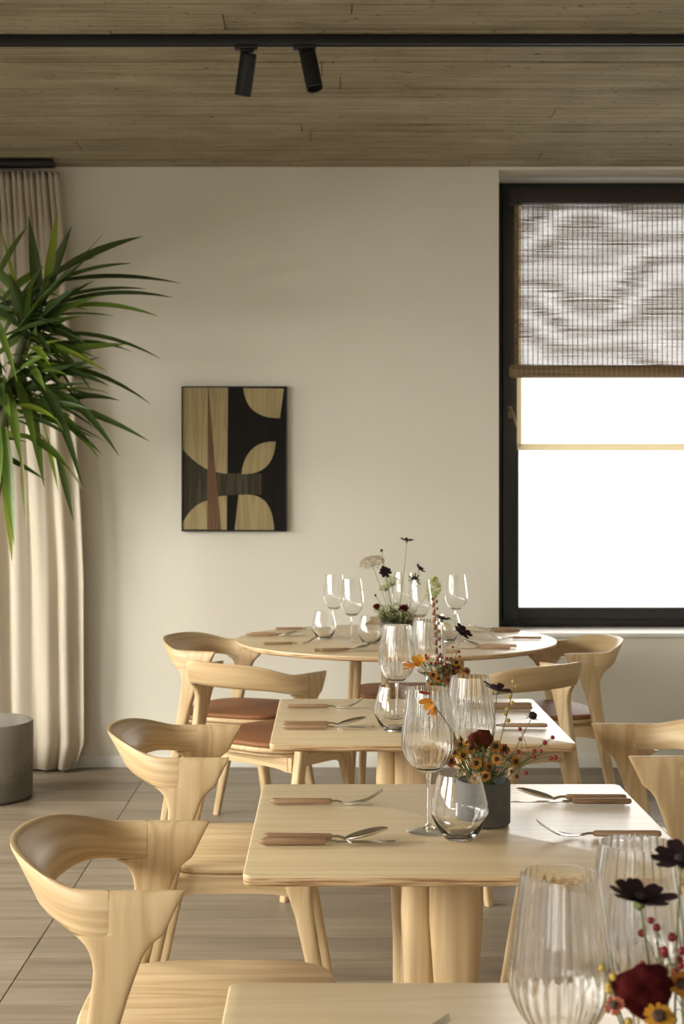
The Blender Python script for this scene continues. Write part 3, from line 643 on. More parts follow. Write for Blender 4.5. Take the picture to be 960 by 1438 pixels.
def build_chair(pad):
    root = empty('dining_chair', (0, 0, 0))
    finish(chair_backrest(), 'backrest', WUV, root, angle=60)
    for s in (-1, 1):
        finish(chair_leg(REAR, s, .232, .238), 'rear_leg', WZ, root, angle=60)
        finish(chair_leg(FRONT, s, .188, .206), 'front_leg', WZ, root, angle=60)
    bm = bmesh.new(); slab(bm, seat_outline, [(0.004, SEATZ - 0.017), (0.0005, SEATZ - 0.014), (0, SEATZ - 0.006), (0.002, SEATZ - 0.0015), (0.006, SEATZ)])
    finish(bm, 'seat', WX, root, angle=50)
    bm = bmesh.new(); slab(bm, seat_outline, [(0.022, SEATZ - 0.031), (0.016, SEATZ - 0.029), (0.016, SEATZ - 0.022), (0.03, SEATZ - 0.0165)])
    finish(bm, 'seat_support', WX, root, angle=50)
    for s in (-1, 1):
        finish(rail(-0.140, 0.150, s * 0.190 - 0.009, s * 0.190 + 0.009, 0.396, 0.445, 0.012, 'x'), 'side_rail', WX, root)
    finish(rail(0.138, 0.156, -0.182, 0.182, 0.392, 0.445, 0.016, 'y'), 'front_rail', WY, root)
    finish(rail(-0.142, -0.124, -0.182, 0.182, 0.396, 0.445, 0.012, 'y'), 'back_rail', WY, root)
    if pad:
        bm = bmesh.new(); slab(bm, seat_outline, [(0.006, SEATZ + 0.0005), (0.001, SEATZ + 0.004), (0.001, SEATZ + 0.011), (0.005, SEATZ + 0.015), (0.02, SEATZ + 0.017)])
        p = finish(bm, 'seat_pad', LEATHER, root, angle=60); p['label'] = 'brown leather seat pad'
    return root
def place(o, x, y, th, label, grp):
    o.location = (x, y, 0); o.rotation_euler = (0, 0, math.radians(th)); tag(o, label, 'chair', grp); return o
c0 = build_chair(False); c1 = build_chair(True)
G1 = 'plain oak chairs at the square tables'; G2 = 'leather-seated oak chairs around the round table'
place(c0, -0.217, 2.42, 0, 'pale oak chair with curved back, nearest one at the lower left of the tables', G1)
place(copy_tree(c0), -0.224, 3.51, 0, 'pale oak chair with bare seat on the left, just behind the nearest chair', G1)
place(copy_tree(c0), 0.684, 3.53, 180, 'pale oak chair cut by the right edge of the photo, its curved arms pointing left', G1)
place(copy_tree(c0), 0.715, 2.45, 180, 'oak chair mostly out of frame at the lower right, only its legs under the table', G1)
place(c1, -0.336, 5.655, -22, 'oak chair with brown leather seat at far left of the round table by the wall', G2)
place(copy_tree(c1), -0.19, 5.02, 52, 'oak chair with brown leather seat turned away, at the near left of the round table', G2)
place(copy_tree(c1), 0.565, 4.97, 128, 'oak chair turned away at the near right of the round table, behind the middle bouquet', G2)
place(copy_tree(c1), 0.829, 5.605, 192, 'oak chair with leather seat right of the round table, below the window sill', G2)
place(copy_tree(c1), 0.34, 6.165, -90, 'oak chair with leather seat tucked behind the round table, mostly hidden by it', G2)

# ------------------------------------------------------------------ tables
TH = 0.75
def square_table(x, y, sx, sy, label):
    t = empty('square_table', (x, y, 0), label=label, cat='table', group='row of square oak tables')
    out = lambda i: rrect(sx / 2 - i, sy / 2 - i, 0.014 - i * 0.5, 6)
    bm = bmesh.new(); slab(bm, out, [(0.0, TH - 0.0042), (0.0, TH - 0.003), (0.0008, TH - 0.0008), (0.003, TH)]); finish(bm, 'tabletop', WTOP, t, angle=50)
    bm = bmesh.new(); slab(bm, out, [(0.012, TH - 0.0195), (0.003, TH - 0.0175), (0.0008, TH - 0.014), (0.0005, TH - 0.0042)]); finish(bm, 'plywood_core', PLY, t, angle=50)
    # three blade legs gathered at the middle and sweeping out to the floor
    for ang, long_ in ((180, 0.045), (-95, 0.045), (82, 0.045)):
        bm = bmesh.new(); rings = []; a = math.radians(ang); u = Vector((math.cos(a), math.sin(a), 0)); w = Vector((-u.y, u.x, 0))
        top_, mid_, low_ = ((.0215, .045), (.0295, .039), (.033, .035)) if ang == 180 else ((.027, .045), (.030, .036), (.033, .034))
        for z, off, (hu, hw_) in ((TH - 0.0195, .066, top_), (0.60, .066, mid_ if ang == 180 else top_), (0.47, .061, mid_), (0.40, .045, low_), (0.33, .026, low_), (0.2, .020, low_), (0.012, .020, low_)):
            rings.append([u * (off + hu * math.copysign(abs(math.cos(q)) ** 0.75, math.cos(q))) + w * (hw_ * math.copysign(abs(math.sin(q)) ** 0.75, math.sin(q))) + Vector((0, 0, z)) for q in [2 * PI * k / 24 for k in range(24)]])
        loft(bm, rings); finish(bm, 'table_leg', WZ, t, angle=60)
    bm = bmesh.new(); lathe(bm, [(0.001, 0.0005), (0.155, 0.0005), (0.16, 0.003), (0.155, 0.010), (0.001, 0.0125)], 64, cap=True); finish(bm, 'base_plate', BLACK, t)
    bm = bmesh.new(); lathe(bm, [(0.05, TH - 0.034), (0.11, TH - 0.03), (0.115, TH - 0.0195)], 32, cap=True); finish(bm, 'mounting_plate', BLACK, t)
    return t
square_table(0.235, 1.352, 0.70, 0.70, 'square oak table nearest the camera, cut off at the bottom edge')
square_table(0.222, 2.515, 0.70, 0.68, 'square oak table in the middle foreground, carrying a grey pot of orange flowers')
square_table(0.217, 3.667, 0.70, 0.72, 'square oak table just in front of the round table')
RC, RR = Vector((0.264, 5.665, 0)), 0.622
rt = empty('round_table', RC, label='large round oak table by the back wall', cat='table')
circ = lambda i: [((RR - i) * math.cos(2 * PI * k / 120), (RR - i) * math.sin(2 * PI * k / 120)) for k in range(120)]
bm = bmesh.new(); slab(bm, circ, [(0.0, TH - 0.005), (0, TH - 0.003), (0.001, TH - 0.0008), (0.004, TH)]); finish(bm, 'tabletop', WTOP, rt, angle=50)
bm = bmesh.new(); slab(bm, circ, [(0.02, TH - 0.0205), (0.006, TH - 0.0185), (0.001, TH - 0.014), (0.0005, TH - 0.005)]); finish(bm, 'plywood_core', PLY, rt, angle=50)
for ox, oy in ((-0.145, 0.19), (0.247, 0.02), (-0.05, -0.235)):
    bm = bmesh.new(); tube(bm, [(ox * 0.95, oy * 0.95, TH - 0.0205), (ox * 1.05, oy * 1.05, 0.4), (ox * 1.25, oy * 1.25, 0.0)], 0.0155, 14, 0.0135); finish(bm, 'table_leg', WZ, rt)
bm = bmesh.new(); lathe(bm, [(0.26, TH - 0.04), (0.28, TH - 0.036), (0.285, TH - 0.0205)], 48, cap=True); finish(bm, 'apron', WX, rt)

# ------------------------------------------------------------------ cutlery (points along +x, handle end at 0)
def cut_handle(L_=0.112, x0=0.0):
    bm = bmesh.new(); rings = []
    for x, s in ((x0, .55), (x0 + .003, .9), (x0 + .008, 1), (x0 + L_ - .004, .92), (x0 + L_, .7)):
        rings.append([(x, .0062 * s * math.copysign(abs(math.cos(q)) ** .7, math.cos(q)), .0062 + .0055 * s * math.copysign(abs(math.sin(q)) ** .7, math.sin(q))) for q in [2 * PI * k / 12 for k in range(12)]])
    loft(bm, rings); return bm
def ribbon(rows, th=0.0014):
    """rows: (x, half width, z centre, cup) -> closed thin shell"""
    bm = bmesh.new(); top, bot = [], []
    for x, w, z, cup in rows:
        q = [-1, -.5, 0, .5, 1]
        up_ = [(x, w * k, z + cup * k * k + th / 2) for k in q]; dn = [(x, w * k, z + cup * k * k - th / 2) for k in q[::-1]]
        top.append(up_ + dn)
    loft(bm, top); return bm
def build_fork():
    r = empty('fork', (0, 0, 0)); finish(cut_handle(), 'handle', COPPER, r)
    bm = bmesh.new(); tube(bm, [(.108, 0, .0062), (.122, 0, .0062), (.132, 0, .0035)], .0022, 8); me = ribbon([(.130, .0022, .0042, 0), (.140, .004, .0022, 0), (.150, .0095, .0022, .001), (.162, .0112, .0035, .0012), (.170, .0112, .006, .001)])
    tmp = bpy.data.meshes.new('t'); me.to_mesh(tmp); me.free(); bm.from_mesh(tmp); bpy.data.meshes.remove(tmp)
    finish(bm, 'fork_head', STEEL, r)
    for k in range(4):
        yk = -.0096 + .0064 * k
        bm = bmesh.new(); tube(bm, [(.168, yk, .0055), (.182, yk * .98, .0115), (.198, yk * .95, .0215), (.206, yk * .93, .0275)], .0014, 6, .0008); finish(bm, 'tine', STEEL, r)
    return r
def build_spoon():
    r = empty('spoon', (0, 0, 0)); finish(cut_handle(), 'handle', COPPER, r)
    bm = bmesh.new(); tube(bm, [(.108, 0, .0062), (.122, 0, .0062), (.136, 0, .0022)], .0024, 8); finish(bm, 'neck', STEEL, r)
    rows = []
    for i in range(13):
        t = i / 12; x = .132 + .072 * t; w = .0205 * math.sin(PI * min(.985, max(.06, t ** .85))) ** .62
        rows.append((x, w, .0018 + .018 * t ** 1.7, .0065 * math.sin(PI * t) ** .5))
    finish(ribbon(rows), 'spoon_bowl', STEEL, r); return r
def build_knife():
    r = empty('knife', (0, 0, 0)); finish(cut_handle(.108), 'handle', COPPER, r)
    bm = bmesh.new(); tube(bm, [(.104, 0, .0062), (.126, 0, .0056)], .0028, 8); finish(bm, 'neck', STEEL, r)
    bm = bmesh.new(); rings = []
    for x, y0, y1 in ((.122, -.0025, .0025), (.130, -.0085, .004), (.17, -.0095, .0045), (.20, -.0085, .0042), (.214, -.005, .0036), (.221, .0005, .0025)):
        rings.append([(x, y0, .0052), (x, y1, .0043), (x, y1, .0063)])
    loft(bm, rings); finish(bm, 'blade', STEEL, r); return r
PROTO = {'fork': build_fork(), 'spoon': build_spoon(), 'knife': build_knife()}
USED = set()
def lay(kind, px, py, px1, label, grp, dz=0.0, tilt=0.0, dth=0.0, z=TH):
    """cutlery whose handle end shows at (px, py); px1 tells which way it points"""
    d = (CH - z - 0.004) * F / (py - CY)
    o = PROTO[kind] if kind not in USED else copy_tree(PROTO[kind]); USED.add(kind)
    p = at(px, py, d); o.location = (p.x, p.y, z + 0.0006 + dz)
    o.rotation_euler = (0, tilt, (0 if px1 > px else PI) + math.radians(dth))
    tag(o, label, kind, grp); return o
g = 'cutlery on the middle foreground table'
lay('fork', 380, 1127, 540, 'steel fork with walnut handle at far left of the middle foreground table', g)
lay('knife', 364, 1184, 540, 'steel knife lying beside the spoon at near left of the middle foreground table', g, dth=1.0)
lay('spoon', 370, 1179, 540, 'steel spoon with walnut handle at near left of the middle foreground table', g, dz=0.003, dth=-1.5)
lay('knife', 886, 1127, 720, 'dark-bladed knife pointing left at far right of the middle foreground table', g, dth=0)
lay('spoon', 879, 1121.5, 720, 'spoon with walnut handle beside the knife at far right of the middle foreground table', g, dth=-2)
lay('fork', 928, 1173, 750, 'fork with walnut handle at near right of the middle foreground table, tines pointing left', g, dth=-1)
g = 'cutlery on the table in front of the round table'
lay('fork', 401, 993, 512, 'fork at far left of the table in front of the round table', g, dth=1)
lay('knife', 396, 1022, 517, 'knife at near left of the table in front of the round table', g, dth=-1)
lay('spoon', 397, 1018.5, 517, 'spoon lying over the knife at near left of the table before the round table', g, dz=0.002, dth=1.5)
lay('knife', 747, 995, 640, 'knife at far right of the table in front of the round table', g)
lay('spoon', 746, 990.5, 640, 'spoon beside the knife at far right of the table before the round table', g)
lay('fork', 768, 1020, 660, 'fork at near right of the table in front of the round table, beside the bouquet', g)
g = 'cutlery on the round table'
lay('spoon', 345, 892, 418, 'spoon at the left rim of the round table, farther from the camera', g, dth=-3)
lay('knife', 352, 890.5, 418, 'knife beside the spoon at the left rim of the round table', g, dth=-9)
lay('fork', 369, 905, 428, 'fork with raised tines at the left of the round table, near the spoon', g, dth=16)
lay('knife', 387, 883.5, 450, 'knife with pinkish handle at the far left edge of the round table', g, dth=2)
lay('knife', 440, 914, 505, 'knife at the front edge of the round table, left of the stemless glasses', g, dth=16)
lay('spoon', 450, 915.5, 505, 'spoon at the front edge of the round table, resting against the knife', g, dz=0.003, dth=24)
lay('knife', 730, 886.5, 660, 'knife at the far right of the round table below the window frame', g, dth=2)
lay('spoon', 728, 885, 660, 'spoon beside the knife at the far right of the round table', g, dz=0.003, dth=-6)
lay('fork', 760, 896.5, 690, 'fork nearest the right rim of the round table', g, dth=-2)
lay('knife', 716, 910.5, 660, 'knife with light handle at the right front of the round table', g, dth=-10)
lay('spoon', 725, 909, 660, 'spoon beside the light-handled knife at the right front of the round table', g, dz=0.003, dth=-16)
lay('fork', 641, 915.5, 600, 'fork mostly hidden behind the bouquets on the round table, its handle end showing', g, dth=-14)
lay('fork', 354, 1460, 640, 'fork on the nearest table, only its tine tips showing at the bottom edge', 'cutlery on the nearest table', dth=0)

# ------------------------------------------------------------------ glassware
def spline(pts, n):
    out = []
    P = [pts[0]] + list(pts) + [pts[-1]]
    for i in range(1, len(P) - 2):
        for k in range(n):
            t = k / n; a, b, c, d = P[i - 1], P[i], P[i + 1], P[i + 2]
            out.append(tuple(0.5 * (2 * b[j] + (c[j] - a[j]) * t + (2 * a[j] - 5 * b[j] + 4 * c[j] - d[j]) * t * t + (3 * b[j] - a[j] - 3 * c[j] + d[j]) * t ** 3) for j in (0, 1)))
    out.append(tuple(pts[-1])); return out
def build_wine(ribbed):
    r = empty('wine_glass', (0, 0, 0))
    prof = spline([(.003, .0995), (.016, .103), (.032, .116), (.0435, .138), (.0455, .156), (.0425, .185), (.0375, .222), (.0345, .242)], 5)
    inner = [(max(.0006, x - .0011), z + (.0012 if i < 8 else 0)) for i, (x, z) in enumerate(prof)][::-1]
    bm = bmesh.new(); vs = lathe(bm, [(.0006, prof[0][1])] + prof, 168 if ribbed else 64, ribs=28 if ribbed else 0, amp=0.008, ribz=(.106, 1))
    vi = lathe(bm, inner, 168 if ribbed else 64); nn = len(vs[-1])
    for k in range(nn): bm.faces.new((vs[-1][k], vs[-1][(k + 1) % nn], vi[0][(k + 1) % nn], vi[0][k]))
    bm.faces.new(vs[0][::-1]); bm.faces.new(vi[-1])
    b = finish(bm, 'bowl', GLASSOLID, r, angle=75)
    bm = bmesh.new(); lathe(bm, [(.0008, .0990)] + spline([(.0052, .0988), (.0052, .096), (.0040, .085), (.0036, .06), (.0038, .025), (.006, .010), (.012, .0052)], 4), 20, cap=True); finish(bm, 'stem', GLASSOLID, r, angle=180)
    bm = bmesh.new(); lathe(bm, [(.001, .0062), (.010, .0058), (.022, .0030), (.036, .0018), (.0372, .0010), (.036, .0002), (.001, .0001)], 56, cap=True); finish(bm, 'foot', GLASS, r, angle=60)
    return r
def build_tumbler():
    r = empty('stemless_glass', (0, 0, 0))
    out = spline([(.0245, .0004), (.029, .006), (.038, .020), (.0475, .040), (.0485, .050), (.0445, .072), (.0385, .095), (.0355, .107)], 5)
    inn = spline([(.001, .0060), (.020, .0068), (.0345, .0205), (.0461, .040), (.0472, .050), (.0432, .072), (.0372, .095), (.0344, .107)], 5)[::-1]
    bm = bmesh.new(); vs = lathe(bm, out, 72); vi = lathe(bm, inn, 72)
    for k in range(72): bm.faces.new((vs[-1][k], vs[-1][(k + 1) % 72], vi[0][(k + 1) % 72], vi[0][k]))
    bm.faces.new(vs[0][::-1]); bm.faces.new(vi[-1])
    finish(bm, 'bowl', GLASSOLID, r, angle=60)
    return r
GP = {'ribbed': build_wine(True), 'plain': build_wine(False), 'tumbler': build_tumbler()}; GU = set()
def glass(kind, x, y, label, grp, z=TH, s=1.0):
    o = GP[kind] if kind not in GU else copy_tree(GP[kind]); GU.add(kind); o.location = (x, y, z + 0.0005); o.scale = (s, s, s)
    o.rotation_euler = (0, 0, random.uniform(0, 6))
    tag(o, label, 'wine glass' if kind != 'tumbler' else 'tumbler', grp)
gx = lambda px, d: (px - CX) * d / F
glass('ribbed', gx(787, 1.262), 1.262, 'ribbed wine glass on the nearest table, the left and larger-looking of the two', 'ribbed wine glasses')
glass('ribbed', gx(893, 1.375), 1.375, 'ribbed wine glass behind the black flower on the nearest table', 'ribbed wine glasses')
glass('ribbed', gx(601, 2.455), 2.455, 'ribbed wine glass left of the grey pot on the middle foreground table', 'ribbed wine glasses')
glass('ribbed', gx(660, 2.61), 2.61, 'ribbed wine glass standing behind the grey pot of orange flowers', 'ribbed wine glasses')
glass('tumbler', gx(645, 2.405), 2.405, 'stemless glass in front of the grey pot of orange flowers', 'stemless glasses')
glass('ribbed', gx(557, 3.61), 3.61, 'ribbed wine glass at left on the table before the round table', 'ribbed wine glasses')
glass('ribbed', gx(600, 3.75), 3.75, 'ribbed wine glass behind the orange freesia on the table before the round table', 'ribbed wine glasses')
glass('tumbler', gx(553, 3.49), 3.49, 'stemless glass at left on the table before the round table', 'stemless glasses')
gr = 'plain wine glasses on the round table'
glass('plain', gx(469, 5.83), 5.83, 'leftmost plain wine glass on the round table', gr)
glass('plain', gx(494, 5.52), 5.52, 'second plain wine glass from the left on the round table', gr)
glass('plain', gx(565, 5.98), 5.98, 'plain wine glass at the back of the round table behind the bouquet', gr)
glass('plain', gx(589, 5.46), 5.46, 'plain wine glass just right of the bouquet bowl on the round table', gr)
glass('plain', gx(640, 5.80), 5.80, 'rightmost plain wine glass on the round table', gr)
glass('tumbler', gx(455, 5.66), 5.66, 'leftmost stemless glass on the round table', 'stemless glasses')
glass('tumbler', gx(520, 5.46), 5.46, 'stemless glass left of the bouquet bowl on the round table', 'stemless glasses')
glass('tumbler', gx(629, 5.56), 5.56, 'stemless glass at the right of the bouquet on the round table', 'stemless glasses')

# ------------------------------------------------------------------ flower pots and flowers
def small_pot(x, y, label, r=0.047, h=0.076):
    t = empty('flower_pot', (x, y, TH), label=label, cat='flower pot', group='dark grey flower pots')
    bm = bmesh.new(); lathe(bm, [(.001, .0005), (r - .003, .0005), (r, .004), (r, h - .002), (r - .0015, h), (r - .004, h), (r - .005, h - .002), (r - .005, .02), (.001, .02)], 48, cap=True); finish(bm, 'pot_shell', POTC, t)
    bm = bmesh.new(); lathe(bm, [(.001, h - .014), (r - .0052, h - .014)], 32); finish(bm, 'floral_foam', SOIL, t)
    return Vector((x, y, TH + h - .014))
rf = random.Random(5)
def petal_ring(bm, n, r0, r1, w, lift, c, X, Y, Z, jitter=.15, cup=0.0, notch=False):
    for k in range(n):
        a = 2 * PI * k / n + rf.uniform(-.1, .1); u = X * math.cos(a) + Y * math.sin(a); v = Z.cross(u); L_ = r1 * rf.uniform(1 - jitter, 1 + jitter); lf = lift * rf.uniform(.6, 1.4)
        rows = []
        for t, ww in ((0, .35), (.35, .85), (.7, 1.0), (.92, .8), (1.0, .35)):
            p = c + u * (r0 + (L_ - r0) * t) + Z * (lf * L_ * t + cup * L_ * t * t)
            rows.append([p - v * w * ww * .5 + Z * (.06 * w), p, p + v * w * ww * .5 + Z * (.06 * w)])
        loft(bm, rows, closed=False)
def axes(n):
    Z = Vector(n).normalized(); X = Z.cross(Vector((0, 1, 0.1))).normalized(); return X, Z.cross(X), Z
def stemobj(root, a, b, bow=0.12, r=.0013, m=STEM_G, name='stem'):
    a, b = Vector(a), Vector(b); d = b - a; mid = a + d * .55 + Vector((rf.uniform(-1, 1) * bow * .5, rf.uniform(-1, 1) * bow * .3, abs(bow) * .5)) * d.length
    bm = bmesh.new(); P = bez(a, mid, b, 8); tube(bm, P, r, 6, r * .75); return finish(bm, name, m, root), P
def flower(kind, base, head, label, grp, n=(0, -.3, 1), size=1.0, bow=.12):
    base = Vector(base); h = Vector(head) - base; cats = {'cosmos': 'flower', 'daisy': 'flower', 'freesia': 'flower', 'celosia': 'flower', 'lace': 'flower', 'scabiosa': 'flower'}
    root = empty({'cosmos': 'cosmos_flower', 'daisy': 'helenium_flower', 'freesia': 'freesia_flower', 'celosia': 'celosia_flower', 'lace': 'lace_flower', 'scabiosa': 'scabiosa_flower', 'beads': 'seed_stem', 'berries': 'berry_sprig', 'ybeads': 'bead_sprig', 'hydrangea': 'hydrangea_flower', 'umbel': 'umbel_flower', 'bud': 'flower_bud'}[kind], base, label=label, cat={'beads': 'seed stem', 'berries': 'berries', 'ybeads': 'berries', 'bud': 'flower bud'}.get(kind, 'flower'), group=grp)
    X, Y, Z = axes(n)
    if kind not in ('berries',): st, P = stemobj(root, (0, 0, 0), h, bow, r=.0011 if kind != 'celosia' else .003)
    if kind == 'cosmos':
        bm = bmesh.new(); petal_ring(bm, 8, .002, .0225 * size, .0125 * size, .20, h, X, Y, Z, .18, .05); finish(bm, 'petals', PETAL_BLK, root, angle=180)
        bm = bmesh.new(); blob(bm, h + Z * .0025 * size, .0048 * size, 2, (1, 1, .6)); finish(bm, 'flower_centre', DARKC, root)
        bm = bmesh.new(); blob(bm, h - Z * .003 * size, .0045 * size, 1); finish(bm, 'calyx', STEM_G, root)
    elif kind == 'daisy':
        mm = rf.choice([PETAL_ORG, PETAL_ORG, PETAL_YEL, PETAL_RST])
        bm = bmesh.new(); petal_ring(bm, 14, .003, .0100 * size, .0034 * size, rf.uniform(-.1, .15), h, X, Y, Z, .08); finish(bm, 'petals', mm, root, angle=180)
        bm = bmesh.new(); vs = blob(bm, h + Z * .0012, .0040 * size, 3, (1, 1, 1))
        for v in vs: v.co += (v.co - h) * .35 * noise.noise((v.co - h) * 1500 / size)
        finish(bm, 'flower_centre', BROWN, root)
    elif kind == 'freesia':
        bm = bmesh.new(); petal_ring(bm, 6, .002, .0125 * size, .0105 * size, 1.25, h - Z * .006 * size, X, Y, Z, .15, -.25); finish(bm, 'petals', PETAL_YEL, root, angle=180)
        bm = bmesh.new(); petal_ring(bm, 5, .001, .0095 * size, .0075 * size, 1.6, h + X * .012 * size - Z * .004, Y, X, (Z + X * .8).normalized(), .2); finish(bm, 'side_bloom', PETAL_ORG, root, angle=180)
        bm = bmesh.new(); petal_ring(bm, 4, .001, .0060 * size, .0055 * size, 2.4, h - X * .012 * size - Z * .006, Y, X, (Z - X * .8).normalized(), .2); finish(bm, 'side_bloom', PETAL_RST, root, angle=180)
    elif kind == 'celosia':
        bm = bmesh.new(); vs = blob(bm, (0, 0, 0), .022 * size, 4, (1.0, .7, .92))
        for v in vs:
            q = v.co * (95 / size) ; f = 1 + .38 * noise.noise(q * .9) + .16 * noise.noise(q * 2.3 + Vector((3, 1, 2))) + .07 * noise.noise(q * 7)
            taper = 1 - .42 * max(0, -v.co.z / (.022 * size)); v.co = Vector((v.co.x * f * taper, v.co.y * f * taper, v.co.z * (1 + .12 * noise.noise(q)))) + h
        finish(bm, 'crest', CELOSIA if size > 1 or 'dark red bloom' in label else CELOSIA_R, root, angle=180)
    elif kind in ('lace', 'hydrangea', 'umbel'):
        bm = bmesh.new(); bs = bmesh.new(); cnt = {'lace': 120, 'hydrangea': 150, 'umbel': 34}[kind]; R = {'lace': .050, 'hydrangea': .034, 'umbel': .036}[kind] * size
        for k in range(cnt):
            if kind == 'hydrangea':
                a = rf.uniform(0, 2 * PI); zz = rf.uniform(-1, 1); q = math.sqrt(1 - zz * zz); p = h + Vector((R * .72 * q * math.cos(a), R * .72 * q * math.sin(a), R * 1.35 * zz)) + Vector((-.010 * (1 if zz < -.4 else 0), 0, 0))
                blob(bm, p, rf.uniform(.0035, .0058), 1)
            else:
                rad = R * math.sqrt((k + .5) / cnt); a = k * 2.39996; p = h + X * rad * math.cos(a) + Y * rad * math.sin(a) + Z * ((.018 if kind == 'lace' else .016) * size * (1 - (rad / R) ** 2) + rf.uniform(-.003, .003))
                blob(bm, p, rf.uniform(.0022, .0038) * (1.15 if kind == 'lace' else 1), 1)
                if kind == 'umbel' or k % 5 == 0: tube(bs, [h - Z * .016 * size, p], .0005, 4)
        tag(finish(bm, 'florets', {'lace': LACE, 'hydrangea': HYDR, 'umbel': HYDR}[kind], root), kind='stuff')
        if kind != 'hydrangea': finish(bs, 'rays', STEM_G, root)
        else: bs.free()
    elif kind == 'scabiosa':
        bm = bmesh.new(); vs = blob(bm, h, .0075 * size, 3, (1, 1, .9))
        for v in vs: v.co += (v.co - h) * .3 * noise.noise((v.co - h) * 700)
        finish(bm, 'flower_head', PETAL_BLK, root)
        bm = bmesh.new(); petal_ring(bm, 10, .002, .014 * size, .0035 * size, -.15, h - Z * .003, X, Y, Z, .25); finish(bm, 'bracts', STEM_G, root, angle=180)
    elif kind == 'bud':
        bm = bmesh.new(); blob(bm, h, .0055 * size, 2, (1, 1, 1.1)); finish(bm, 'bud', PETAL_BLK, root)
    elif kind in ('beads', 'ybeads'):
        bm = bmesh.new(); nn = 26 if kind == 'beads' else 8; L_ = len(P) - 1
        for k in range(nn):
            t = (.30 + .70 * k / nn) if kind == 'beads' else (.55 + .45 * k / nn); f = t * L_; i = min(int(f), L_ - 1); p = P[i].lerp(P[i + 1], f - i); a = k * 2.1
            blob(bm, p + Vector((math.cos(a), math.sin(a), 0)) * (.006 if kind == 'beads' else .0045), rf.uniform(.0034, .0050) * size, 2, (1, 1, 1.2 if kind == 'beads' else 1))
        finish(bm, 'seeds' if kind == 'beads' else 'beads', BEAD if kind == 'beads' else YBEAD, root)
    elif kind == 'berries':
        bm = bmesh.new(); bs = bmesh.new(); main = bez((0, 0, 0), h * .6 + Vector((0, 0, .02)), h, 6); tube(bs, main, .0009, 5)
        for k in range(13):
            p = main[rf.choice([3, 4, 5, 6])] + Vector((rf.uniform(-.018, .018), rf.uniform(-.02, .02), rf.uniform(-.028, .028))) * size
            tube(bs, bez(main[rf.choice([2, 3, 4])], (p + main[4]) / 2 + Vector((0, 0, .008)), p, 4), .0005, 4); blob(bm, p, rf.uniform(.0030, .0040) * (.7 + .3 * size), 2)
        finish(bs, 'stem', STEM_G, root); finish(bm, 'berries', BERRY, root)['kind'] = 'stuff'
    return root
def greenery(name, base, spread, hgt, n, m, label, grp, up=1.0, lw=.007, rs=9):
    r_ = random.Random(rs); root = empty(name, base, label=label, cat='foliage', group=grp); bm = bmesh.new(); bs = bmesh.new()
    for k in range(n):
        a = r_.uniform(0, 2 * PI); rad = spread * math.sqrt(r_.random()); z = hgt * r_.uniform(.25, 1) * up; e = Vector((rad * math.cos(a), rad * math.sin(a), z)); s = Vector((e.x * .35, e.y * .35, 0))
        P = bez(s, (s + e) / 2 + Vector((0, 0, .01)), e, 4); tube(bs, P, .0008, 4)
        for j in range(4):
            p = P[r_.choice([2, 3, 4])]; d = Vector((r_.uniform(-1, 1), r_.uniform(-1, 1), r_.uniform(-.3, .8))).normalized(); L_ = r_.uniform(.010, .020); v = d.cross(Vector((0.2, .3, 1))).normalized() * lw * r_.uniform(.35, .6)
            loft(bm, [[p - v * .1, p, p + v * .1], [p + d * L_ * .45 - v, p + d * L_ * .5 + Vector((0, 0, .0015)), p + d * L_ * .45 + v], [p + d * L_ - v * .05, p + d * L_, p + d * L_ + v * .05]], closed=False)
    tag(finish(bm, 'leaves', m, root, angle=180), kind='stuff'); tag(finish(bs, 'stems', STEM_G, root), kind='stuff'); return root

# -- bouquet on the middle foreground table
P2 = small_pot(gx(678, 2.515), 2.515, 'small grey concrete pot holding orange flowers on the middle foreground table')
g = 'flowers in the middle foreground pot'
def B(base, dx, dy): return (base.x + dx, base.y + dy, base.z)
D2 = 2.515
for k, (px, py, dd, lab) in enumerate([(632, 1070, -.02, 'amber helenium flower at the left of the foreground bouquet, beside the wine glass bowl'), (650, 1061, -.03, 'orange helenium flower left of the dark celosia'), (645, 1046, .02, 'small rust helenium flower high at the left behind the wine glass'),
        (668, 1072, -.04, 'rust red helenium flower low at the centre of the foreground bouquet'), (697, 1066, -.04, 'orange ring helenium flower right of centre in the foreground bouquet'), (696, 1048, -.01, 'orange helenium flower just right of the dark celosia'),
        (708, 1052, .02, 'dark orange helenium flower behind the two orange ring flowers'), (681, 1090, -.045, 'small orange helenium flower just above the pot rim'), (668, 1094, -.046, 'orange helenium flower at the pot rim seen through the stemless glass'),
        (724, 1070, .0, 'orange helenium flower at the right edge of the foreground bouquet'), (686, 1077, -.03, 'rust helenium flower tucked below the dark celosia'), (661, 1050, .0, 'rust helenium flower between glass and celosia'), (637, 1056, .03, 'faded helenium flower behind the glass bowl')]):
    flower('daisy', B(P2, rf.uniform(-.025, .025), rf.uniform(-.02, .02)), at(px, py, D2 + dd), lab, g, n=(rf.uniform(-.5, .5), -1, rf.uniform(.1, .7)), size=rf.uniform(.95, 1.15), bow=.1)
flower('celosia', B(P2, .0, .005), at(676, 1040, D2 - .01), 'rusty dark red celosia crest in the middle of the foreground bouquet', g, size=.95, bow=.02)
flower('freesia', B(P2, -.012, 0), at(604, 986, 2.375), 'orange and yellow freesia leaning left in front of the wine glass', g, n=(-.6, -.55, -.3), size=.95, bow=.22)
flower('cosmos', B(P2, .01, .01), at(698, 970, D2 + .02), 'black cosmos facing away, above the foreground bouquet', g, n=(.35, .35, .9), size=1.05, bow=.1)
flower('scabiosa', B(P2, .02, -.005), at(748, 1005, D2 - .01), 'dark spiky scabiosa bud leaning right of the foreground bouquet', g, n=(.3, -.1, 1), size=.95, bow=.03)
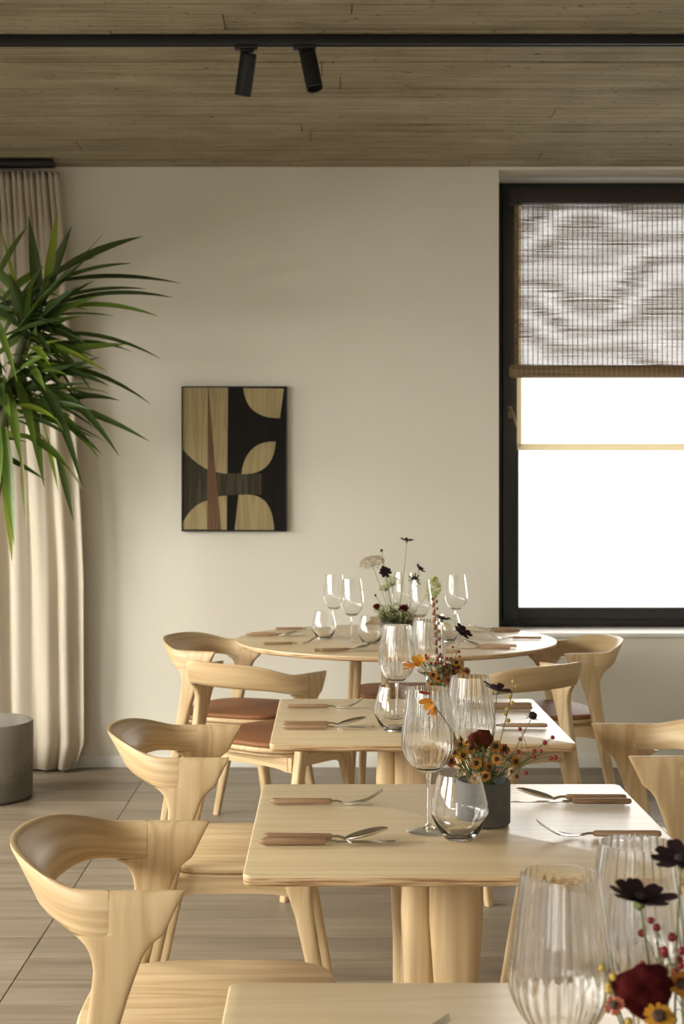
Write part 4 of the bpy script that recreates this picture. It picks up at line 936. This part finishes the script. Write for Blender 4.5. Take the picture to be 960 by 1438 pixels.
flower('ybeads', B(P2, .01, .015), at(724, 950, D2 + .05), 'upright sprig of ochre beads beside the black cosmos', g, bow=.08, size=.85)
flower('berries', B(P2, .025, -.01), at(762, 1058, D2 - .03), 'sprig of red berries hanging right of the foreground bouquet', g, size=1.5)
greenery('foliage', (P2.x, P2.y, P2.z), .055, .085, 46, FOLI, 'loose green foliage filling the foreground pot', g, rs=4)
# -- bouquet on the table before the round table
P3 = small_pot(gx(622, 3.66), 3.66, 'small grey pot hidden behind glasses on the table before the round table')
g = 'flowers in the pot before the round table'; D3 = 3.66
flower('freesia', B(P3, -.01, -.01), at(589, 930, 3.52), 'orange freesia of the middle bouquet, above the wine glass rim', g, n=(-.35, -.7, .5), size=1.3, bow=.1)
flower('beads', B(P3, -.005, .0), at(609, 838, D3), 'tall upright stem of rusty seeds in the middle bouquet', g, bow=.02, size=.95)
flower('cosmos', B(P3, .01, 0), at(648, 888, D3 - .02), 'black cosmos leaning right over the round table', g, n=(.5, -.5, .75), size=1.15, bow=.08)
flower('cosmos', B(P3, .0, .01), at(620, 870, D3 + .02), 'black cosmos seen edge-on behind the seed stem', g, n=(.25, .2, 1), size=1.05, bow=.05)
flower('celosia', B(P3, .0, 0), at(630, 942, D3), 'small dark celosia low in the middle bouquet', g, size=.9, bow=.02)
for k, (px, py, dd, lab) in enumerate([(608, 948, -.02, 'rust helenium flower at left in the middle bouquet'), (615, 953, -.04, 'amber helenium flower just above the foreground glass'), (650, 950, -.02, 'amber ringed helenium flower at right of the middle bouquet'), (643, 938, 0, 'rust helenium flower at upper right of the middle bouquet'),
        (655, 943, .01, 'dark rust helenium flower at the right end of the middle bouquet'), (629, 955, -.04, 'ochre helenium flower low in the middle bouquet'), (637, 947, -.01, 'rusty helenium flower beside the small dark celosia'), (606, 962, -.04, 'small orange helenium flower near the hidden pot'), (645, 956, -.03, 'pale amber helenium flower low at right of the middle bouquet'), (640, 930, 0, 'faded brown helenium flower at the top of the middle bouquet')]):
    flower('daisy', B(P3, rf.uniform(-.02, .02), rf.uniform(-.02, .02)), at(px, py, D3 + dd), lab, g, n=(rf.uniform(-.5, .5), -1, rf.uniform(.1, .8)), size=rf.uniform(1.05, 1.3), bow=.08)
flower('berries', B(P3, .01, -.01), at(636, 925, D3 - .02), 'cluster of red berries above the middle bouquet', g, size=1.25)
flower('berries', B(P3, -.005, -.01), at(612, 930, D3 - .02), 'cluster of red berries beside the rusty seed stem', g, size=1.1)
greenery('foliage', (P3.x, P3.y, P3.z), .05, .08, 34, FOLI, 'green foliage low in the pot before the round table', g, rs=6)
# -- bouquet on the round table, in a shallow footed dish
D4 = 5.62
dx4 = gx(557, D4)
dish = empty('flower_dish', (dx4, D4, TH), label='shallow dark footed dish of flowers on the round table', cat='dish')
bm = bmesh.new(); lathe(bm, [(.001, .0005), (.032, .0005), (.034, .004), (.014, .010), (.011, .035), (.018, .044), (.055, .050), (.063, .056), (.0635, .073), (.061, .074), (.059, .060), (.05, .056), (.001, .054)], 56, cap=True); finish(bm, 'dish_bowl', DISH, dish)
P4 = Vector((dx4, D4, TH + .058)); g = 'flowers in the dish on the round table'
flower('cosmos', B(P4, .0, 0), at(571, 760, D4), 'tallest black cosmos of the bouquet on the round table', g, n=(.1, -.15, 1), size=1.15, bow=.10)
flower('cosmos', B(P4, -.01, -.01), at(540, 803, D4 - .03), 'black cosmos facing forward below the lace flower', g, n=(.2, -.8, .5), size=1.15, bow=.05)
flower('cosmos', B(P4, .015, .01), at(589, 799, D4 + .02), 'small black cosmos at upper right of the round table bouquet', g, n=(.6, -.4, .7), size=.95, bow=.06)
flower('scabiosa', B(P4, .012, -.01), at(582, 814, D4 - .03), 'dark scabiosa flower at right of the round table bouquet', g, n=(.2, -.9, .2), size=1.9, bow=.08)
flower('lace', B(P4, -.01, 0), at(522, 790, D4 - .01), 'blush lace flower head at upper left of the round table bouquet', g, n=(-.22, -.45, 1), size=1.0, bow=.06)
flower('bud', B(P4, -.004, .01), at(535.5, 773, D4 + .04), 'tiny dark bud above the blush lace flower', g, bow=.05)
flower('bud', B(P4, -.03, -.01), at(527, 836, D4 - .03), 'tiny dark bud on a stem arching left', g, size=.8, bow=.12)
flower('hydrangea', B(P4, .02, .0), at(609, 827, D4 - .02), 'pale green flower head drooping at right of the round table bouquet', g, bow=.25)
flower('umbel', B(P4, -.003, .01), at(550, 817, D4 + .02), 'airy pale green umbel behind the black cosmos', g, n=(.1, -.3, 1), size=1.1, bow=.03)
flower('umbel', B(P4, -.012, .015), at(541, 826, D4 + .03), 'small green umbel low behind the bouquet stems', g, n=(-.3, -.3, 1), size=.8, bow=.03)
flower('celosia', B(P4, .015, -.02), at(567, 855, D4 - .045), 'round dark red bloom low at right in the dish', g, size=.82, bow=.01)
flower('celosia', B(P4, -.025, -.02), at(529, 852, D4 - .04), 'small rusty bloom low at left in the dish', g, size=.62, bow=.01)
for px_, py_, sz_, w_ in ((536, 858, .95, 'left'), (553, 856, 1.05, 'centre'), (573, 862, .9, 'right')):
    flower('umbel', B(P4, (px_ - 557) * .0012, -.02), at(px_, py_, D4 - .045), 'frothy pale green umbel low at the %s of the round table dish' % w_, g, n=((px_ - 555) * .02, -.6, 1), size=sz_, bow=.02)
greenery('foliage', (P4.x, P4.y, P4.z - .004), .080, .040, 38, FOLI, 'dark green foliage along the dish on the round table', g, rs=8, lw=.009)
greenery('pale_foliage', (P4.x, P4.y - .01, P4.z - .002), .076, .066, 130, FOLI_P, 'pale frothy foliage heaped in the dish on the round table', g, rs=12, lw=.009)
# -- bouquet on the nearest table, cut by the frame
D1 = 1.225
P1 = small_pot(gx(958, D1), D1, 'small grey flower pot just below the frame on the nearest table')
g = 'flowers in the nearest pot'
flower('celosia', B(P1, -.01, -.01), at(906, 1392, D1 - .02), 'large velvety dark red celosia at the lower right corner', g, size=1.12, bow=.02)
flower('cosmos', B(P1, -.01, .02), at(898, 1264, D1 + .01), 'black cosmos with spread petals in front of the nearest wine glasses', g, n=(.12, -.16, 1), size=1.25, bow=.05)
flower('cosmos', B(P1, .0, .03), at(956, 1209, D1 + .04), 'black cosmos cut by the right edge of the photo', g, n=(-.1, -.2, 1), size=1.2, bow=.05)
flower('berries', B(P1, -.005, .02), at(922, 1318, D1 + .02), 'red berries beside the stem of the nearest black cosmos', g, size=1.25)
flower('berries', B(P1, .02, .03), at(950, 1350, D1 + .03), 'red berries at the right edge above the large celosia', g, size=1.2)
flower('daisy', B(P1, -.01, -.03), at(925, 1428, D1 - .05), 'orange helenium flower at the bottom edge under the large celosia', g, n=(-.2, -.6, .8), size=1.3, bow=.04)
flower('daisy', B(P1, -.03, -.02), at(862, 1412, D1 - .04), 'amber helenium flower left of the large celosia', g, n=(-.4, -.6, .6), size=.85, bow=.04)
flower('daisy', B(P1, .0, -.01), at(955, 1382, D1 - .02), 'orange helenium flower right of the large celosia', g, n=(.2, -.8, .5), size=1.1, bow=.04)
flower('ybeads', B(P1, -.03, -.01), at(846, 1352, D1 - .02), 'sprig of green and ochre buds left of the large celosia', g, bow=.05, size=.8)
greenery('foliage', (P1.x, P1.y, P1.z), .05, .055, 40, FOLI, 'green foliage at the bottom right corner under the celosia', g, rs=15)
